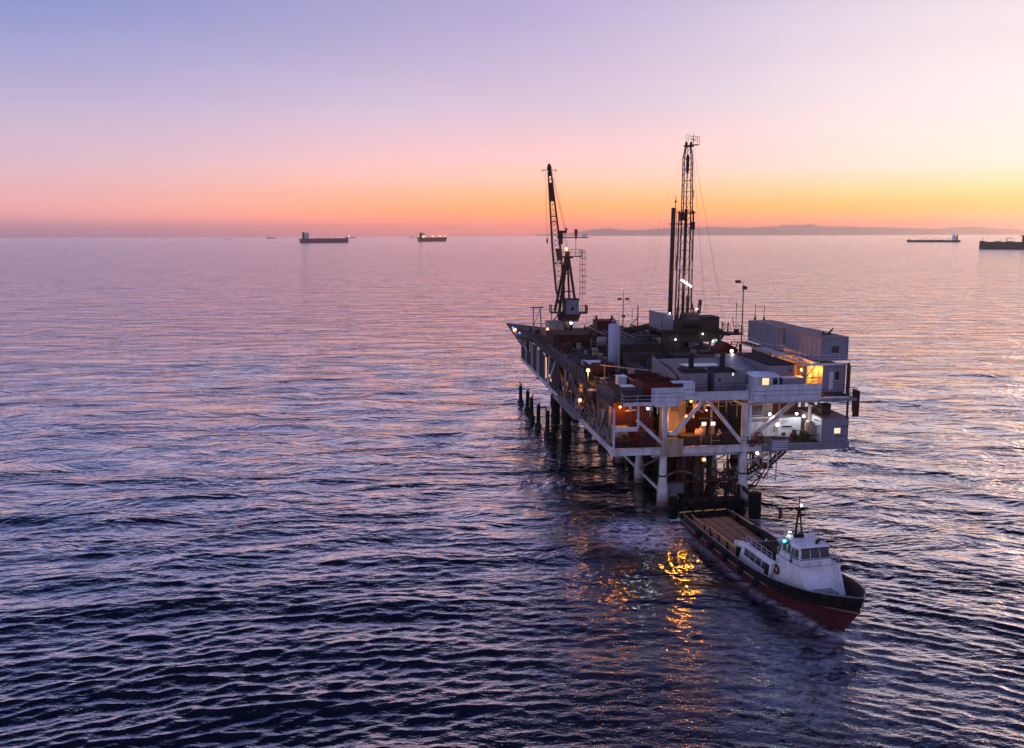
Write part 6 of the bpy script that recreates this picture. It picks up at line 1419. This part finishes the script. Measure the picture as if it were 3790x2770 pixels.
# ------------------------------------------------------------------ ships at anchor
def ship(name, label, cat, stern, bow, free, beam, house_h, dark='shiphull', lights=(), group='ships at anchor on the horizon', white='shipwhite', cranes=(), hx=.05, watts=2500):
    a = Vector(stern); b = Vector(bow); d = b - a; Ln = d.length
    fr_ = Frame((a.x, a.y, 0), math.atan2(d.y, d.x))
    t = thing(name, label, cat, (Ln / 2, 0, 0), frame=fr_, group=group)
    h = beam / 2
    def sec(x, hw, hd, zk, zt): return [(x, -hd, zt), (x, -hw, 0.3), (x, -hw * .9, -3), (x, hw * .9, -3), (x, hw, .3), (x, hd, zt)]
    rows = [sec(0, h * .5, h * .8, 0, free * 1.0), sec(Ln * .03, h * .8, h, 0, free), sec(Ln * .12, h, h, 0, free), sec(Ln * .88, h, h, 0, free), sec(Ln * .95, h * .6, h * .85, 0, free * 1.04), sec(Ln * .985, h * .15, h * .4, 0, free * 1.1), sec(Ln, .2, .6, 0, free * 1.12)]
    mb = MB(); mb.add(*loft(rows)); mb.add([rows[0][i] for i in range(6)], [(0, 1, 2, 3, 4, 5)])
    mb.add([r_[0] for r_ in rows] + [r_[5] for r_ in rows], [(i, i + 1, 7 + i + 1, 7 + i) for i in range(6)])
    sub(t, 'hull', mb, dark)
    sub(t, 'boot_stripe', MB().box(Ln * .12, Ln * .88, -h - .1, h + .1, 0, free * .14), 'hullred')
    x0 = Ln * hx
    w = beam * .42
    hs = sub(t, 'deckhouse', MB().box(x0 + Ln * .03, x0 + Ln * .10, -w, w, free, free + house_h * .72), white)
    sub(hs, 'bridge', MB().box(x0 + Ln * .055, x0 + Ln * .10, -beam * .5, beam * .5, free + house_h * .72, free + house_h * .88), white)
    for k in range(4): sub(hs, 'window_row', MB().box(x0 + Ln * .1, x0 + Ln * .1 + .3, -w * .85, w * .85, free + house_h * (.12 + .15 * k), free + house_h * (.17 + .15 * k)).box(x0 + Ln * .04, x0 + Ln * .095, -w - .3, -w, free + house_h * (.12 + .15 * k), free + house_h * (.17 + .15 * k)), 'glass', kind='stuff')
    sub(t, 'funnel', MB().hexa([(x0, -w * .4, free), (x0 + Ln * .025, -w * .4, free), (x0 + Ln * .025, w * .4, free), (x0, w * .4, free), (x0, -w * .35, free + house_h * .95), (x0 + Ln * .02, -w * .35, free + house_h * .95), (x0 + Ln * .02, w * .35, free + house_h * .95), (x0, w * .35, free + house_h * .95)]), 'shipdark')
    sub(t, 'radar_mast', MB().tube((x0 + Ln * .08, 0, free + house_h * .85), (x0 + Ln * .08, 0, free + house_h * 1.25), .5, n=6), 'shipdark')
    sub(t, 'fore_mast', MB().tube((Ln * .96, 0, free), (Ln * .96, 0, free + house_h * .5), .4, n=6), 'shipdark')
    sub(t, 'forecastle', MB().box(Ln * .93, Ln * .975, -h * .5, h * .5, free, free + 2.2), dark)
    for k, x in enumerate((.32, .52, .7)): sub(t, 'hatch', MB().box(Ln * x, Ln * (x + .08), -h * .5, h * .5, free, free + 1.6), dark)
    for x in cranes:
        c_ = sub(t, 'deck_crane', MB().tube((Ln * x, 0, free), (Ln * x, 0, free + house_h * .35), .9, n=8), 'shipdark'); sub(c_, 'jib', MB().beam((Ln * x, 0, free + house_h * .35), (Ln * (x - .08), 0, free + house_h * .4), 1.0), 'shipdark')
    for (x, z, r_) in lights:
        lm_ = sub(t, 'deck_lamp', MB().ball((Ln * x, -h - 1.2, free + z), r_, 8, 6), 'shipglow', True)
        lamp_light('ship_lamp_source', (Ln * x, -h - 3.5, free + z), t, (1, .5, .1), watts, 1.0)
    return t
ship('tanker', 'brown hulled tanker anchored at the left, its tower at the stern', 'ship', (-1020, 4300), (-815, 4450), 21, 34, 32, 'shiphull', lights=((.975, 12, 1.6),), cranes=(.16,))
ship('bulk_carrier', 'tanker with a row of bright yellow deck lights left of the crane', 'ship', (-520, 5000), (-380, 5190), 22, 32, 30, 'shiphull', lights=((.06, 6, 2.6), (.11, 6, 2.6), (.42, 7, 3.0), (.68, 8, 3.0), (.88, 10, 3.0)), watts=12000)
ship('coastal_tanker', 'low dark ship with bright lights at its stern behind the crane', 'ship', (905, 10600), (520, 10300), 13, 34, 34, 'shipdark', lights=((.08, 14, 4.5), (.13, 10, 4.5), (.05, 8, 4)))
ship('product_tanker', 'low dark tanker far right with its lit tower at the right end', 'ship', (1835, 3640), (1660, 3740), 8.5, 28, 24, 'shipdark', lights=((.06, 7, 1.6), (.12, 7, 1.6)), cranes=(.22, .5, .68))
ship('bulk_carrier', 'big dark ship cut off by the right edge of the picture', 'ship', (1150, 1890), (1046, 1990), 15.5, 26, 21, 'shipdark', lights=(), cranes=(.62,), white='grey', hx=.20)
gx = bpy.data.objects['bulk_carrier.001']
sub(gx, 'gantry', MB().box(56, 57.5, -8, 8, 15.5, 28).box(48, 49.5, -8, 8, 15.5, 28).box(42, 62, -8, 8, 28, 30), 'shipdark')
for i, (x, y, ln, lb_, hh) in enumerate(((-2850, 8900, 60, 'tiny white boat on the horizon at the far left', 7), (-3300, 12000, 130, 'faint pale ship on the horizon between the left edge and the tanker', 26), (-3250, 12600, 60, 'tiny light speck of a boat left of the tanker', 8), (-2420, 13000, 150, 'faint small ship on the horizon just behind the tanker bow', 24), (-1480, 13000, 170, 'faint brown ship far off, left of the lit bulk carrier', 26))):
    ship('distant_ship', lb_, 'ship', (x, y), (x + ln, y + 20), max(4, hh * .4), ln * .16, hh, 'shipdark' if i % 2 else 'shipwhite', group='faint ships far out on the horizon')
